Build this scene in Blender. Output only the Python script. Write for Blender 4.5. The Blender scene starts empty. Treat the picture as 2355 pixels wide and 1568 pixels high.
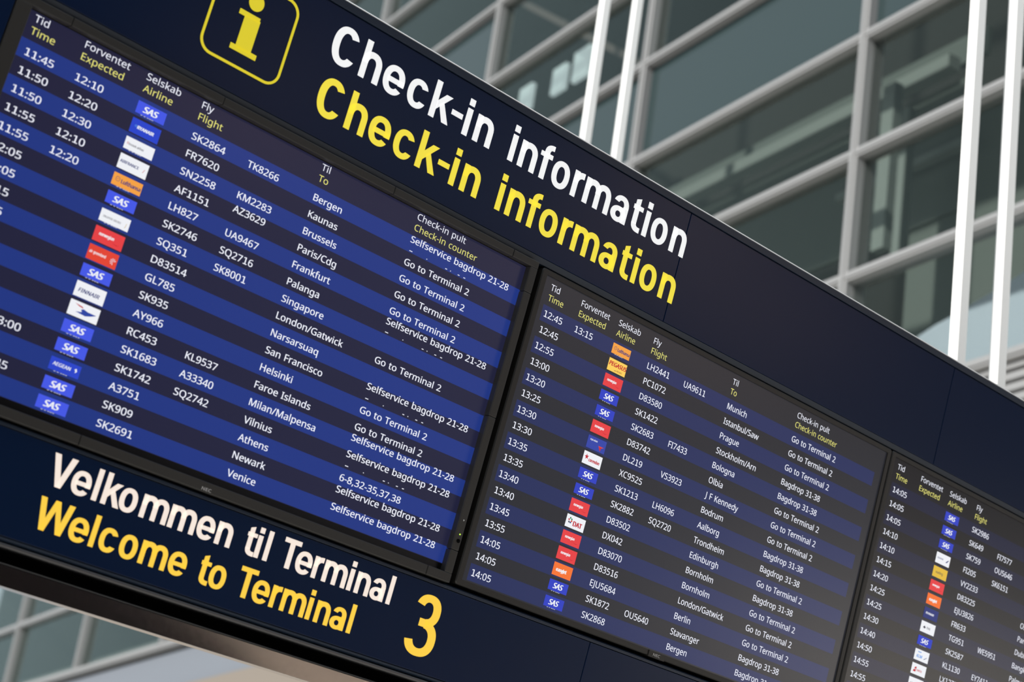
import bpy, bmesh, math
from mathutils import Matrix, Vector

# ------------------------------------------------------------------ scene, camera, light
SC = bpy.context.scene
COL = SC.collection
FOCAL_PX = 4390.5                       # for the 2355 px wide frame
CAM = Vector((-2.4418, -2.8335, 1.6044))
cam_data = bpy.data.cameras.new('camera')
cam_data.sensor_fit = 'HORIZONTAL'
cam_data.sensor_width = 36.0
cam_data.lens = 36.0 * FOCAL_PX / 2355.0
cam_data.clip_start = 0.05
cam_data.clip_end = 300
cam_data.dof.use_dof = True
cam_data.dof.focus_distance = 4.2
cam_data.dof.aperture_fstop = 4.1
cam = bpy.data.objects.new('camera', cam_data)
COL.objects.link(cam)
right = Vector((0.72155, -0.67757, 0.14234))
down = Vector((0.35066, 0.18038, -0.91896))
fwd = Vector((0.59699, 0.71299, 0.36775))
cam.matrix_world = Matrix(((right.x, -down.x, -fwd.x, CAM.x), (right.y, -down.y, -fwd.y, CAM.y),
                           (right.z, -down.z, -fwd.z, CAM.z), (0, 0, 0, 1)))
SC.camera = cam
SC.view_settings.view_transform = 'Standard'
SC.view_settings.look = 'None'
SC.view_settings.gamma = 1
SC.view_settings.use_curve_mapping = False
SC.view_settings.exposure = 0.0

world = bpy.data.worlds.new('sky')
SC.world = world
world.use_nodes = True
bg = world.node_tree.nodes['Background']
bg.inputs['Color'].default_value = (0.80, 0.90, 1.0, 1)
bg.inputs['Strength'].default_value = 0.75

sun_data = bpy.data.lights.new('sun', 'SUN')
sun_data.energy = 5.4
sun_data.angle = math.radians(3)
sun_data.color = (1.0, 0.97, 0.92)
sun = bpy.data.objects.new('sun', sun_data)
COL.objects.link(sun)
sun.rotation_euler = Vector((-0.88, -0.03, 0.46)).to_track_quat('Z', 'Y').to_euler()
sun.location = (-10, 0, 12)

# ------------------------------------------------------------------ helpers
TILT = math.radians(10.63)              # the board leans forward at the top
ST, CT = math.sin(TILT), math.cos(TILT)
ZB = 3.25                               # height of the middle display's top left corner


def lin(c):
    return tuple((v / 255 / 12.92) if v / 255 <= 0.04045 else ((v / 255 + 0.055) / 1.055) ** 2.4 for v in c)


def mat(name, base, rough=0.5, metal=0.0, spec=0.5, emit=None, estr=1.0, noise=0.0, nscale=40.0, bump=0.0, coat=0.0):
    m = bpy.data.materials.new(name)
    m.use_nodes = True
    nt = m.node_tree
    b = nt.nodes['Principled BSDF']
    b.inputs['Base Color'].default_value = (*base, 1)
    b.inputs['Roughness'].default_value = rough
    b.inputs['Metallic'].default_value = metal
    b.inputs['Specular IOR Level'].default_value = spec
    b.inputs['Coat Weight'].default_value = coat
    if emit is not None:
        b.inputs['Emission Color'].default_value = (*emit, 1)
        b.inputs['Emission Strength'].default_value = estr
    if noise or bump:
        tc = nt.nodes.new('ShaderNodeTexCoord')
        n = nt.nodes.new('ShaderNodeTexNoise')
        n.inputs['Scale'].default_value = nscale
        n.inputs['Detail'].default_value = 6
        nt.links.new(tc.outputs['Object'], n.inputs['Vector'])
        if noise:
            r = nt.nodes.new('ShaderNodeMapRange')
            r.inputs['To Min'].default_value = rough - noise
            r.inputs['To Max'].default_value = rough + noise
            nt.links.new(n.outputs['Fac'], r.inputs['Value'])
            nt.links.new(r.outputs['Result'], b.inputs['Roughness'])
        if bump:
            bp = nt.nodes.new('ShaderNodeBump')
            bp.inputs['Strength'].default_value = bump
            bp.inputs['Distance'].default_value = 0.002
            nt.links.new(n.outputs['Fac'], bp.inputs['Height'])
            nt.links.new(bp.outputs['Normal'], b.inputs['Normal'])
    return m


def glass_mat(name, tint, r0=0.02):
    m = bpy.data.materials.new(name)
    m.use_nodes = True
    nt = m.node_tree
    nt.nodes.clear()
    out = nt.nodes.new('ShaderNodeOutputMaterial')
    mix = nt.nodes.new('ShaderNodeMixShader')
    lw = nt.nodes.new('ShaderNodeLayerWeight')       # reflectance climbs towards grazing angles, on both faces alike
    pw = nt.nodes.new('ShaderNodeMath')
    pw.operation = 'POWER'
    pw.inputs[1].default_value = 4.0
    fr = nt.nodes.new('ShaderNodeMapRange')
    fr.inputs['To Min'].default_value = r0
    fr.inputs['To Max'].default_value = 0.6
    nt.links.new(lw.outputs['Facing'], pw.inputs[0])
    nt.links.new(pw.outputs['Value'], fr.inputs['Value'])
    tr = nt.nodes.new('ShaderNodeBsdfTransparent')
    tr.inputs['Color'].default_value = (*tint, 1)
    gl = nt.nodes.new('ShaderNodeBsdfGlossy')
    gl.inputs['Roughness'].default_value = 0.02
    gl.inputs['Color'].default_value = (0.75, 0.9, 0.85, 1)
    nt.links.new(fr.outputs['Result'], mix.inputs['Fac'])
    nt.links.new(tr.outputs['BSDF'], mix.inputs[1])
    nt.links.new(gl.outputs['BSDF'], mix.inputs[2])
    nt.links.new(mix.outputs['Shader'], out.inputs['Surface'])
    return m


class MB:
    """collects faces and links them as one mesh object"""

    def __init__(self):
        self.v, self.f, self.m = [], [], []

    def poly(self, pts, mi=0):
        i = len(self.v)
        self.v += [tuple(p) for p in pts]
        self.f.append(tuple(range(i, i + len(pts))))
        self.m.append(mi)

    def hexa(self, p, mi=0):
        """8 points: 0-3 one side, 4-7 the opposite side"""
        i = len(self.v)
        self.v += [tuple(q) for q in p]
        for f in ((3, 2, 1, 0), (4, 5, 6, 7), (0, 1, 5, 4), (1, 2, 6, 5), (2, 3, 7, 6), (3, 0, 4, 7)):
            self.f.append(tuple(i + k for k in f))
            self.m.append(mi)

    def box(self, x0, x1, y0, y1, z0, z1, mi=0):
        self.hexa([(x0, y0, z0), (x1, y0, z0), (x1, y0, z1), (x0, y0, z1),
                   (x0, y1, z0), (x1, y1, z0), (x1, y1, z1), (x0, y1, z1)], mi)

    def prism(self, pts, y0, y1, mi=0):
        """polygon in x, z pulled from y0 to y1"""
        n = len(pts)
        i = len(self.v)
        self.v += [(x, y0, z) for x, z in pts] + [(x, y1, z) for x, z in pts]
        self.f.append(tuple(i + k for k in range(n)))
        self.f.append(tuple(i + n + k for k in reversed(range(n))))
        self.m += [mi, mi]
        for k in range(n):
            l = (k + 1) % n
            self.f.append((i + k, i + n + k, i + n + l, i + l))
            self.m.append(mi)

    def extrude_x(self, prof, x0, x1, mi=0):
        """profile in y, z pulled along x"""
        n = len(prof)
        i = len(self.v)
        self.v += [(x0, y, z) for y, z in prof] + [(x1, y, z) for y, z in prof]
        self.f.append(tuple(i + k for k in range(n)))
        self.f.append(tuple(i + n + k for k in reversed(range(n))))
        self.m += [mi, mi]
        for k in range(n):
            l = (k + 1) % n
            self.f.append((i + k, i + n + k, i + n + l, i + l))
            self.m.append(mi)

    def tube(self, cx, cy, z0, z1, r, seg=24, mi=0):
        self.prism_z([(cx + r * math.cos(2 * math.pi * k / seg), cy + r * math.sin(2 * math.pi * k / seg)) for k in range(seg)], z0, z1, mi)

    def prism_z(self, pts, z0, z1, mi=0):
        n = len(pts)
        i = len(self.v)
        self.v += [(x, y, z0) for x, y in pts] + [(x, y, z1) for x, y in pts]
        self.f.append(tuple(i + k for k in range(n)))
        self.f.append(tuple(i + n + k for k in reversed(range(n))))
        self.m += [mi, mi]
        for k in range(n):
            l = (k + 1) % n
            self.f.append((i + k, i + n + k, i + n + l, i + l))
            self.m.append(mi)

    def build(self, name, mats, parent=None, bevel=0.0, fix=True, seg=2):
        me = bpy.data.meshes.new(name)
        me.from_pydata(self.v, [], self.f)
        for m in (mats if isinstance(mats, (list, tuple)) else [mats]):
            me.materials.append(m)
        me.polygons.foreach_set('material_index', self.m)
        if fix:
            bm = bmesh.new()
            bm.from_mesh(me)
            bmesh.ops.recalc_face_normals(bm, faces=bm.faces)
            bm.to_mesh(me)
            bm.free()
        me.update()
        o = bpy.data.objects.new(name, me)
        COL.objects.link(o)
        if parent:
            o.parent = parent
        if bevel:
            b = o.modifiers.new('bevel', 'BEVEL')
            b.width = bevel
            b.segments = seg
            b.limit_method = 'ANGLE'
        return o


def tag(o, label=None, cat=None, group=None, kind=None):
    if label: o['label'] = label
    if cat: o['category'] = cat
    if group: o['group'] = group
    if kind: o['kind'] = kind
    return o


def thing(name, u, v, label, cat, group=None):
    """an Empty on the tilted board plane; children are built in x = along, y = into, z = up the board"""
    o = bpy.data.objects.new(name, None)
    o.empty_display_size = 0.1
    COL.objects.link(o)
    o.location = (u, ST * v, ZB - CT * v)
    o.rotation_euler = (TILT, 0, 0)
    return tag(o, label, cat, group)


# ------------------------------------------------------------------ letter shapes for the screens
GLYPHS = """A 895 43,0,763,0,-40,103 40,-103,643,310,-132,0 132,0,246,310,-40,-103 40,103,127,0,-42,0 42,0,0,0,130,335 -130,-335,391,1004,38,0 -38,0,504,1004,130,-335 -130,335,894,0,-43,0|37,-101,493,724,-3,7 7,-20,479,765,-7,20 6,-21,460,826,-6,21 4,-11,445,874,-5,-19 5,19,431,817,-5,-19 5,16,415,765,-5,-16 4,11,402,724,-38,-101 38,101,289,422,106,0 -106,0,605,422,-37,101
B 910 -95,0,422,1000,125,0 -64,37,705,945,64,-37 0,92,801,752,0,-39 14,30,779,648,-14,-30 28,20,715,572,-28,-20 41,7,611,531,0,-2 0,2,611,524,42,-7 -34,18,725,487,34,-18 -20,33,805,412,20,-33 0,52,835,284,0,-61 28,42,793,130,-28,-42 52,22,673,33,-52,-22 72,0,487,0,-117,0 117,0,136,0,0,333 0,-333,136,1000,95,0|-62,0,447,574,86,0 -32,-28,623,616,32,28 0,-54,671,738,0,55 39,-24,613,856,-39,24 85,0,427,892,-55,0 55,0,262,892,0,-106 0,106,262,574,62,0|64,0,262,469,0,-121 0,121,262,106,67,0 -67,0,464,106,89,0 -35,-35,648,158,35,35 0,-56,700,294,0,35 15,-26,677,387,-15,26 36,-14,600,447,-36,14 62,0,454,469,-64,0
C 885 45,0,564,903,-53,0 43,18,420,876,-43,-18 30,35,311,796,-30,-35 16,50,242,669,-16,-50 0,63,218,500,0,-82 -26,61,257,286,26,-61 -51,33,372,146,51,-33 -77,0,563,97,44,0 -39,-7,688,108,39,7 -37,-11,803,136,0,-36 0,36,803,27,-37,-14 40,7,687,-4,-40,-7 55,0,545,-14,-102,0 68,-42,290,49,-68,42 34,-77,137,228,-34,77 0,-105,85,501,0,76 -21,-63,117,709,21,63 -41,-46,209,871,41,46 -60,-25,360,977,60,25 -77,0,566,1014,51,0 -48,10,714,999,48,-10 -37,19,842,955,-17,-35 17,35,791,849,-31,14 38,-11,688,887,-38,11
D 1022 0,107,937,510,0,-112 42,76,875,228,-42,-76 77,38,696,57,-77,-38 110,0,415,0,-93,0 93,0,136,0,0,333 0,-333,136,1000,103,0 -103,0,444,1000,101,0 -74,37,706,944,74,-37 -40,72,877,779,40,-72|0,-132,804,506,0,89 29,-57,760,724,-29,57 56,-28,631,851,-56,28 80,0,426,892,-55,0 55,0,262,892,0,-261 0,261,262,108,45,0 -45,0,398,108,135,0 -68,-67,702,208,68,67
E 779 0,37,695,0,-186,0 186,0,136,0,0,333 0,-333,136,1000,186,0 -186,0,695,1000,0,-37 0,37,695,889,-144,0 144,0,262,889,0,-104 0,104,262,577,136,0 -136,0,669,577,0,-36 0,36,669,468,-136,0 136,0,262,468,0,-119 0,119,262,111,144,0 -144,0,695,111,0,-37
F 727 0,141,262,0,-42,0 42,0,136,0,0,333 0,-333,136,1000,186,0 -186,0,695,1000,0,-37 0,37,695,889,-144,0 144,0,262,889,0,-118 0,118,262,535,135,0 -135,0,668,535,0,-37 0,37,668,424,-135,0 135,0,262,424,0,-141
G 1020 0,-37,570,528,115,0 -115,0,916,528,0,-163 0,163,916,38,-54,-18 55,8,752,-1,-55,-8 70,0,564,-14,-104,0 71,-42,303,48,-71,42 37,-77,141,226,-37,77 0,-106,85,500,0,105 -41,-77,147,772,41,77 -77,-42,324,950,77,42 -109,0,604,1014,56,0 -50,10,763,999,50,-10 -43,19,902,955,-16,-36 16,36,854,846,-35,16 44,-11,735,887,-44,11 48,0,597,903,-79,0 57,33,392,854,-57,-33 30,60,262,715,-30,-60 0,83,217,500,0,-79 -26,61,256,289,26,-61 -55,34,377,146,55,-34 -90,0,594,95,44,0 -31,-5,706,102,31,5 -25,-7,790,119,0,99 0,-99,790,416,-73,0 73,0,570,416,0,37
H 1038 0,333,901,0,-42,0 42,0,775,0,0,155 0,-155,775,466,-171,0 171,0,262,466,0,-155 0,155,262,0,-42,0 42,0,136,0,0,333 0,-333,136,1000,42,0 -42,0,262,1000,0,-141 0,141,262,577,171,0 -171,0,775,577,0,141 0,-141,775,1000,42,0 -42,0,901,1000,0,-333
I 475 0,24,417,0,-120,0 120,0,56,0,0,24 0,-24,56,73,39,9 -39,-9,174,99,0,267 0,-267,174,899,-39,9 39,-9,56,927,0,24 0,-24,56,1000,120,0 -120,0,417,1000,0,-24 0,24,417,927,-39,-9 39,9,300,899,0,-267 0,267,300,99,39,-9 -39,9,417,73,0,-24
J 382 52,0,-6,-266,-22,0 17,-3,-64,-261,-17,3 13,-6,-109,-248,0,35 0,-35,-109,-141,15,-4 -17,3,-62,-151,17,-3 -19,0,-8,-155,23,0 -21,-9,58,-141,21,9 -13,-23,109,-92,13,23 0,-42,129,6,0,331 0,-331,129,1000,42,0 -42,0,255,1000,0,-328 0,328,255,15,0,-64 21,42,223,-144,-21,-42 39,20,132,-236,-39,-20
K 867 -137,188,867,0,-49,0 49,0,718,0,-118,159 118,-159,364,478,-34,-30 34,30,262,388,0,-129 0,129,262,0,-42,0 42,0,136,0,0,333 0,-333,136,1000,42,0 -42,0,262,1000,0,-164 0,164,262,507,28,32 -29,-32,347,602,29,32 -29,-32,434,697,90,101 -90,-101,704,1000,49,0 -49,0,852,1000,-132,-145 132,145,455,564,137,-188
L 734 188,0,136,0,0,333 0,-333,136,1000,42,0 -42,0,262,1000,0,-296 0,296,262,112,146,0 -146,0,699,112,0,-37 0,37,699,0,-188,0
M 1270 35,0,577,0,-110,292 110,-292,248,877,-2,0 2,0,242,877,2,-19 -1,29,247,805,1,-29 -1,34,251,711,1,-34 0,35,252,606,0,-202 0,202,252,0,-39,0 39,0,136,0,0,333 0,-333,136,1000,62,0 -62,0,322,1000,103,-273 -103,273,630,181,2,0 -2,0,636,181,105,273 -105,-273,950,1000,62,0 -62,0,1134,1000,0,-333 0,333,1134,0,-42,0 42,0,1010,0,0,205 0,-205,1010,615,0,33 -1,-32,1011,712,1,32 -2,-28,1015,803,2,28 -1,-20,1020,875,-2,0 2,0,1014,875,-111,-292 111,292,681,0,-35,0
N 1064 0,333,929,0,-49,0 49,0,782,0,-178,277 178,-277,246,831,-2,0 2,0,241,831,2,-21 -1,29,246,754,1,-29 -1,33,250,660,1,-33 0,35,252,559,0,-186 0,186,252,0,-39,0 39,0,136,0,0,333 0,-333,136,1000,49,0 -49,0,282,1000,178,-276 -178,276,815,172,2,0 -2,0,821,172,-1,15 1,-30,817,239,-1,30 1,-35,813,338,-1,35 0,-30,811,436,0,188 0,-188,811,1000,39,0 -39,0,929,1000,0,-333
O 1094 0,104,1008,501,0,-77 20,63,979,291,-20,-63 39,46,891,127,-39,-46 57,24,747,22,-57,-24 76,0,548,-14,-78,0 58,-25,343,23,-58,25 38,-45,199,128,-38,45 19,-63,113,291,-19,63 0,-77,85,503,0,103 -34,-77,136,772,34,77 -69,-43,289,951,69,43 -105,0,549,1015,100,0 -68,42,801,952,68,-42 -35,77,956,772,35,-77|0,84,218,501,0,-84 -23,61,254,284,23,-61 -49,33,362,144,49,-33 -75,0,548,95,76,0 -48,-33,733,144,48,33 -23,-61,840,284,23,61 0,-84,875,501,0,126 52,-71,797,798,-52,71 113,0,549,905,-76,0 49,32,362,856,-49,-32 23,60,254,718,-23,-60
P 847 -88,0,401,1000,131,0 -60,51,686,923,60,-51 0,93,776,706,0,-41 14,38,756,588,-14,-38 31,30,689,486,-31,-30 51,17,566,415,-51,-17 75,0,377,389,-38,0 38,0,262,389,0,-130 0,130,262,0,-42,0 42,0,136,0,0,333 0,-333,136,1000,88,0|89,0,389,892,-42,0 42,0,262,892,0,-132 0,132,262,497,34,0 -34,0,363,497,63,0 -42,-14,521,518,42,14 -21,-30,615,583,21,30 0,-49,646,700,0,64 41,-32,584,845,-41,32
Q 1094 0,104,1008,501,0,-81 22,66,975,280,-22,-66 43,46,878,112,-43,-46 64,21,717,11,80,-83 -80,83,957,-238,-60,0 60,0,776,-238,-64,75 64,-75,583,-13,-6,0 6,0,565,-13,-6,0 6,0,548,-14,-78,0 58,-25,343,23,-58,25 38,-45,199,128,-38,45 19,-63,113,291,-19,63 0,-77,85,503,0,103 -34,-77,136,772,34,77 -69,-43,289,951,69,43 -105,0,549,1015,100,0 -68,42,801,952,68,-42 -35,77,956,772,35,-77|0,84,218,501,0,-84 -23,61,254,284,23,-61 -49,33,362,144,49,-33 -75,0,548,95,76,0 -48,-33,733,144,48,33 -23,-61,840,284,23,61 0,-84,875,501,0,126 52,-71,797,798,-52,71 113,0,549,905,-76,0 49,32,362,856,-49,-32 23,60,254,718,-23,-60
R 871 -92,0,412,1000,83,0 -54,21,617,968,54,-21 -26,42,737,874,26,-42 0,63,776,716,0,-53 20,35,746,583,-20,-35 30,21,672,498,-30,-21 34,12,576,448,92,-149 -92,149,850,0,-49,0 49,0,703,0,-81,138 81,-138,461,413,-66,0 66,0,262,413,0,-138 0,138,262,0,-42,0 42,0,136,0,0,333 0,-333,136,1000,92,0|55,0,405,891,-48,0 48,0,262,891,0,-124 0,124,262,520,50,0 -50,0,412,520,81,0 -37,-32,590,568,37,32 0,-63,646,710,0,44 17,-26,620,815,-17,26 35,-12,541,873,-35,12
S 769 0,52,703,268,0,-60 29,42,660,116,-29,-42 54,22,536,20,-54,-22 73,0,346,-14,-37,0 34,-4,239,-8,-34,4 28,-7,146,8,-28,7 21,-10,71,34,0,40 0,-40,71,154,34,-15 -50,12,197,113,50,-12 -53,0,352,95,49,0 -34,-13,476,115,34,13 -17,-24,552,171,17,24 0,-33,577,256,0,33 14,-22,556,339,-14,22 34,-19,484,401,-34,19 60,-22,342,462,-43,16 32,-18,229,513,-32,18 21,-23,148,576,-21,23 11,-30,100,655,-11,30 0,-39,84,759,0,53 -27,-38,125,896,27,38 -48,-21,237,983,48,21 -63,0,403,1014,55,0 -46,10,555,999,46,-10 -37,17,679,958,-13,-36 13,36,640,850,-35,15 41,-10,527,888,-41,10 44,0,401,903,-42,0 28,12,296,885,-28,-12 14,22,232,834,-14,-22 0,29,211,758,0,-34 -14,22,232,674,14,-22 -32,18,301,613,32,-18 -54,20,430,556,59,-21 -41,25,579,487,41,-25 -21,35,672,398,21,-35
T 779 0,296,452,0,-42,0 42,0,326,0,0,296 0,-296,326,889,-104,0 104,0,14,889,0,37 0,-37,14,1000,250,0 -250,0,763,1000,0,-37 0,37,763,889,-104,0 104,0,452,889,0,-296
U 1024 0,216,896,353,0,-69 28,56,854,166,-28,-56 57,32,726,34,-57,-32 89,0,507,-14,-124,0 65,-68,223,88,-65,68 0,-111,126,356,0,215 0,-215,126,1000,42,0 -42,0,252,1000,0,-216 0,216,252,352,0,-81 -43,45,317,162,43,-45 -88,0,514,95,61,0 -38,-22,662,128,38,22 -18,-39,745,219,18,39 0,-50,772,353,0,216 0,-216,772,1000,42,0 -42,0,896,1000,0,-216
V 840 -44,0,840,1000,-119,-333 119,333,483,0,-42,0 42,0,357,0,-119,333 119,-333,0,1000,44,0 -44,0,132,1000,75,-214 -75,214,357,359,10,-27 -7,25,384,280,7,-25 -6,23,404,208,6,-23 -5,22,420,140,5,22 -6,-23,436,209,6,23 -8,-25,457,282,8,25 -9,-28,483,361,75,213 -75,-213,707,1000,44,0
W 1303 -44,0,1284,1000,-89,-333 89,333,1018,0,-42,0 42,0,891,0,-65,218 65,-218,696,655,-6,20 6,-21,679,716,-6,21 5,-19,664,775,-5,19 3,-14,652,823,-3,14 1,-7,646,853,-1,-7 2,14,641,823,-2,-14 5,19,630,775,-5,-19 5,21,616,715,-5,-21 7,21,598,651,-63,-217 63,217,409,0,-42,0 42,0,282,0,-88,333 88,-333,17,1000,44,0 -44,0,148,1000,52,-204 -52,204,304,389,6,-21 -5,21,319,326,5,-21 -4,20,333,264,4,-20 -3,19,343,206,3,-19 -3,18,352,151,3,19 -3,-20,361,209,3,20 -5,-21,373,270,5,21 -6,-21,388,333,6,21 -6,-21,405,396,59,201 -59,-201,581,1000,43,0 -43,0,711,1000,61,-203 -61,203,895,392,7,-21 -6,22,913,327,6,-22 -5,21,929,263,5,-21 -3,19,940,204,3,-19 -3,16,950,151,3,23 -5,-26,961,225,5,26 -7,-28,978,305,7,28 -7,-29,999,391,51,203 -51,-203,1153,1000,44,0
X 821 -111,175,815,0,-48,0 48,0,672,0,-88,145 88,-145,408,434,-90,-145 90,145,139,0,-44,0 44,0,6,0,111,174 -111,-174,338,521,-104,160 104,-160,27,1000,47,0 -47,0,167,1000,82,-131 -82,131,412,608,82,131 -82,-131,658,1000,44,0 -44,0,791,1000,-103,-159 103,159,482,524,111,-175
Y 793 -86,164,396,508,87,164 -87,-164,657,1000,45,0 -45,0,793,1000,-111,-204 111,204,459,388,0,-129 0,129,459,0,-42,0 42,0,333,0,0,127 0,-127,333,382,-111,206 111,-206,0,1000,46,0 -46,0,137,1000,86,-164
Z 801 0,37,746,0,-231,0 231,0,53,0,0,32 0,-32,53,95,176,264 -176,-264,580,888,-170,0 170,0,70,888,0,37 0,-37,70,1000,221,0 -221,0,732,1000,0,-32 0,32,732,905,-176,-264 176,264,206,112,180,0 -180,0,746,112,0,-37
a 786 -49,0,403,763,92,0 -44,40,606,703,44,-40 0,88,672,511,0,-170 0,170,672,0,-30,0 30,0,583,0,-8,35 8,-35,559,106,-2,0 2,0,553,106,-21,-27 23,18,487,39,-23,-18 29,8,408,-1,-29,-8 42,0,301,-14,-45,0 36,-16,180,10,-36,16 21,-33,95,83,-21,33 0,-50,64,209,0,75 -59,-41,153,382,59,41 -122,-4,424,448,42,1 -42,-1,552,452,0,15 0,-15,552,497,0,63 27,-24,511,627,-27,24 49,0,396,664,-39,0 35,12,284,646,-35,-12 31,15,185,606,-13,31 13,-31,147,699,33,18 -45,-13,263,744,45,13|37,1,440,363,-93,-4 36,26,246,318,-36,-26 0,48,192,207,0,-42 -26,20,230,115,26,-20 -40,0,329,85,63,0 -42,-35,487,138,42,35 0,-73,550,300,0,22 0,-22,550,367,-37,-1
b 861 0,86,242,805,0,-32 1,28,240,716,-1,-28 2,16,235,651,2,0 -2,0,242,651,21,32 -37,-21,331,731,37,21 -59,0,475,763,93,0 -56,65,700,666,56,-65 0,129,784,375,0,-86 26,58,746,160,-26,-58 47,29,637,29,-47,-29 62,0,475,-14,-59,0 37,-21,331,18,-37,21 21,-30,242,95,-3,0 3,0,232,95,-8,-32 8,32,207,0,-29,0 29,0,119,0,0,355 0,-355,119,1064,41,0 -41,0,242,1064,0,-86|69,0,454,661,-53,0 31,20,328,631,-31,-20 13,42,262,539,-13,-42 0,64,242,380,0,-2 0,2,242,374,0,-92 -30,49,288,162,30,-49 -82,0,457,88,67,0 -33,-49,607,162,33,49 0,-93,657,377,0,94 33,-48,607,590,-33,48
c 672 43,0,420,-14,-66,0 52,-27,243,27,-52,27 29,-57,121,153,-29,57 0,-89,77,371,0,92 -31,-58,123,597,31,58 -53,-27,249,724,53,27 -67,0,429,765,38,0 -35,8,539,753,35,-8 -22,11,626,724,-13,-34 13,34,588,622,-22,8 30,-7,510,646,-30,7 26,0,426,657,-50,0 33,21,301,625,-33,-21 16,42,228,529,-16,-42 0,63,204,373,0,-60 -16,42,228,220,16,-42 -32,21,300,125,32,-21 -48,0,419,92,41,0 -31,-8,527,105,31,8 -26,-12,613,136,0,-36 0,36,613,27,-25,-13 30,7,530,-4,-30,-7
d 861 39,0,385,-14,-93,0 56,-65,161,83,-56,65 0,-129,77,374,0,129 -56,-66,162,666,56,66 -93,0,387,765,39,0 -29,10,489,750,29,-10 -21,17,564,710,21,-17 -15,21,619,654,3,0 -3,0,627,654,-1,12 2,-24,623,708,-2,24 0,-14,619,765,0,100 0,-100,619,1064,41,0 -41,0,742,1064,0,-355 0,355,742,0,-33,0 33,0,643,0,-6,34 6,-34,625,101,-2,0 2,0,619,101,-15,-21 21,17,564,43,-21,-17 29,10,488,1,-29,-10|-67,0,405,88,79,0 -32,-43,572,153,32,43 0,-88,620,350,0,7 0,-7,620,373,0,93 31,-50,574,588,-31,50 83,0,403,662,-66,0 33,53,254,583,-33,-53 0,89,204,371,0,-90 -33,49,254,162,33,-49
e 790 -66,0,409,765,64,0 -46,28,575,723,46,-28 -25,51,681,604,25,-51 0,68,718,426,0,-25 0,25,718,352,-171,0 171,0,204,352,2,-85 -42,44,270,158,42,-44 -75,0,444,91,48,0 -37,-9,571,104,37,9 -39,-17,685,143,0,-36 0,36,685,35,-38,-17 37,8,571,-2,-37,-8 51,0,438,-14,-71,0 55,-29,250,29,-55,29 30,-57,123,159,-30,57 0,-83,77,370,0,82 -28,-59,118,581,28,59 -50,-32,235,717,50,32|42,0,408,664,-59,0 34,38,268,607,-34,-38 7,67,207,450,127,0 -127,0,590,450,0,43 13,-32,570,562,-13,32 27,-18,511,637,-27,18
f 482 0,32,465,655,-63,0 63,0,276,655,0,-218 0,218,276,0,-41,0 41,0,153,0,0,218 0,-218,153,655,-44,0 44,0,21,655,0,19 0,-19,21,713,44,14 -44,-14,153,755,0,14 0,-14,153,798,0,64 -19,-40,181,955,19,40 -36,-19,265,1043,36,19 -51,0,396,1071,30,0 -25,5,478,1064,25,-5 -18,7,542,1046,-11,-32 11,32,510,950,-15,5 20,-5,458,964,-20,5 21,0,398,971,-41,0 20,28,306,929,-20,-28 0,59,276,800,0,-16 0,16,276,751,63,0 -63,0,465,751,0,-32
g 861 -96,0,385,765,49,0 -40,19,519,737,40,-19 -28,38,620,651,2,0 -2,0,627,651,6,33 -6,-33,644,751,33,0 -33,0,742,751,0,-254 0,254,742,-13,0,-71 24,48,706,-191,-24,-48 49,24,595,-300,-49,-24 77,0,406,-336,-54,0 45,-8,257,-324,-45,8 35,-16,136,-289,0,38 0,-38,136,-175,35,-19 -48,10,261,-218,48,-10 -54,0,413,-234,64,0 -37,-38,565,-177,37,38 0,-65,620,-22,0,10 0,-10,620,7,0,11 -1,-21,622,55,1,21 -1,-8,625,99,-2,0 2,0,619,99,-26,-38 39,19,522,14,-39,-19 51,0,387,-14,-97,0 55,-68,159,88,-55,68 0,-122,77,374,0,120 -55,-70,159,659,55,70|50,0,402,661,-42,0 29,22,295,627,-29,-22 15,43,228,529,-15,-43 0,62,204,373,0,-92 -34,49,256,160,34,-49 -65,0,405,87,38,0 -27,-10,503,102,27,10 -18,-21,570,148,18,21 -8,-33,609,228,8,33 0,-45,622,345,0,10 0,-10,622,374,0,68 15,-42,599,539,-15,42 33,-20,527,632,-33,20
h 866 0,104,242,752,0,-18 1,19,240,697,-1,-19 2,15,235,647,3,0 -3,0,244,647,16,26 -24,-17,304,711,24,17 -30,-9,385,750,30,9 -32,0,478,763,61,0 -41,19,630,735,41,-19 -21,40,721,646,21,-40 0,64,752,489,0,-163 0,163,752,0,-41,0 41,0,630,0,0,160 0,-160,630,480,0,61 27,-30,590,616,-27,30 58,0,462,661,-56,0 32,21,331,630,-32,-21 14,41,263,537,-14,-41 0,59,242,388,0,-129 0,129,242,0,-41,0 41,0,119,0,0,355 0,-355,119,1064,41,0 -41,0,242,1064,0,-104
i 361 -41,0,242,751,0,-250 0,250,242,0,-41,0 41,0,119,0,0,250 0,-250,119,751,41,0|-21,0,182,1032,19,0 -14,13,232,1013,14,-13 0,27,254,954,0,-26 14,13,232,895,-14,-13 19,0,182,875,-21,0 14,-13,130,895,-14,13 0,-26,109,954,0,27 -14,-13,130,1013,14,13
j 361 49,0,31,-336,-23,0 18,-3,-31,-331,-18,3 13,-5,-77,-319,0,33 0,-33,-77,-220,14,-4 -15,3,-34,-230,15,-3 -18,0,15,-234,30,0 -20,-16,90,-209,20,16 0,-46,119,-116,0,289 0,-289,119,751,41,0 -41,0,242,751,0,-288 0,288,242,-112,0,-47 15,34,220,-232,-15,-34 31,18,151,-310,-31,-18|0,-26,109,954,0,27 -14,-13,130,1013,14,13 -21,0,182,1032,19,0 -14,13,232,1013,14,-13 0,27,254,954,0,-26 14,13,232,895,-14,-13 19,0,182,875,-21,0 14,-13,130,895,-14,13
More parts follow.
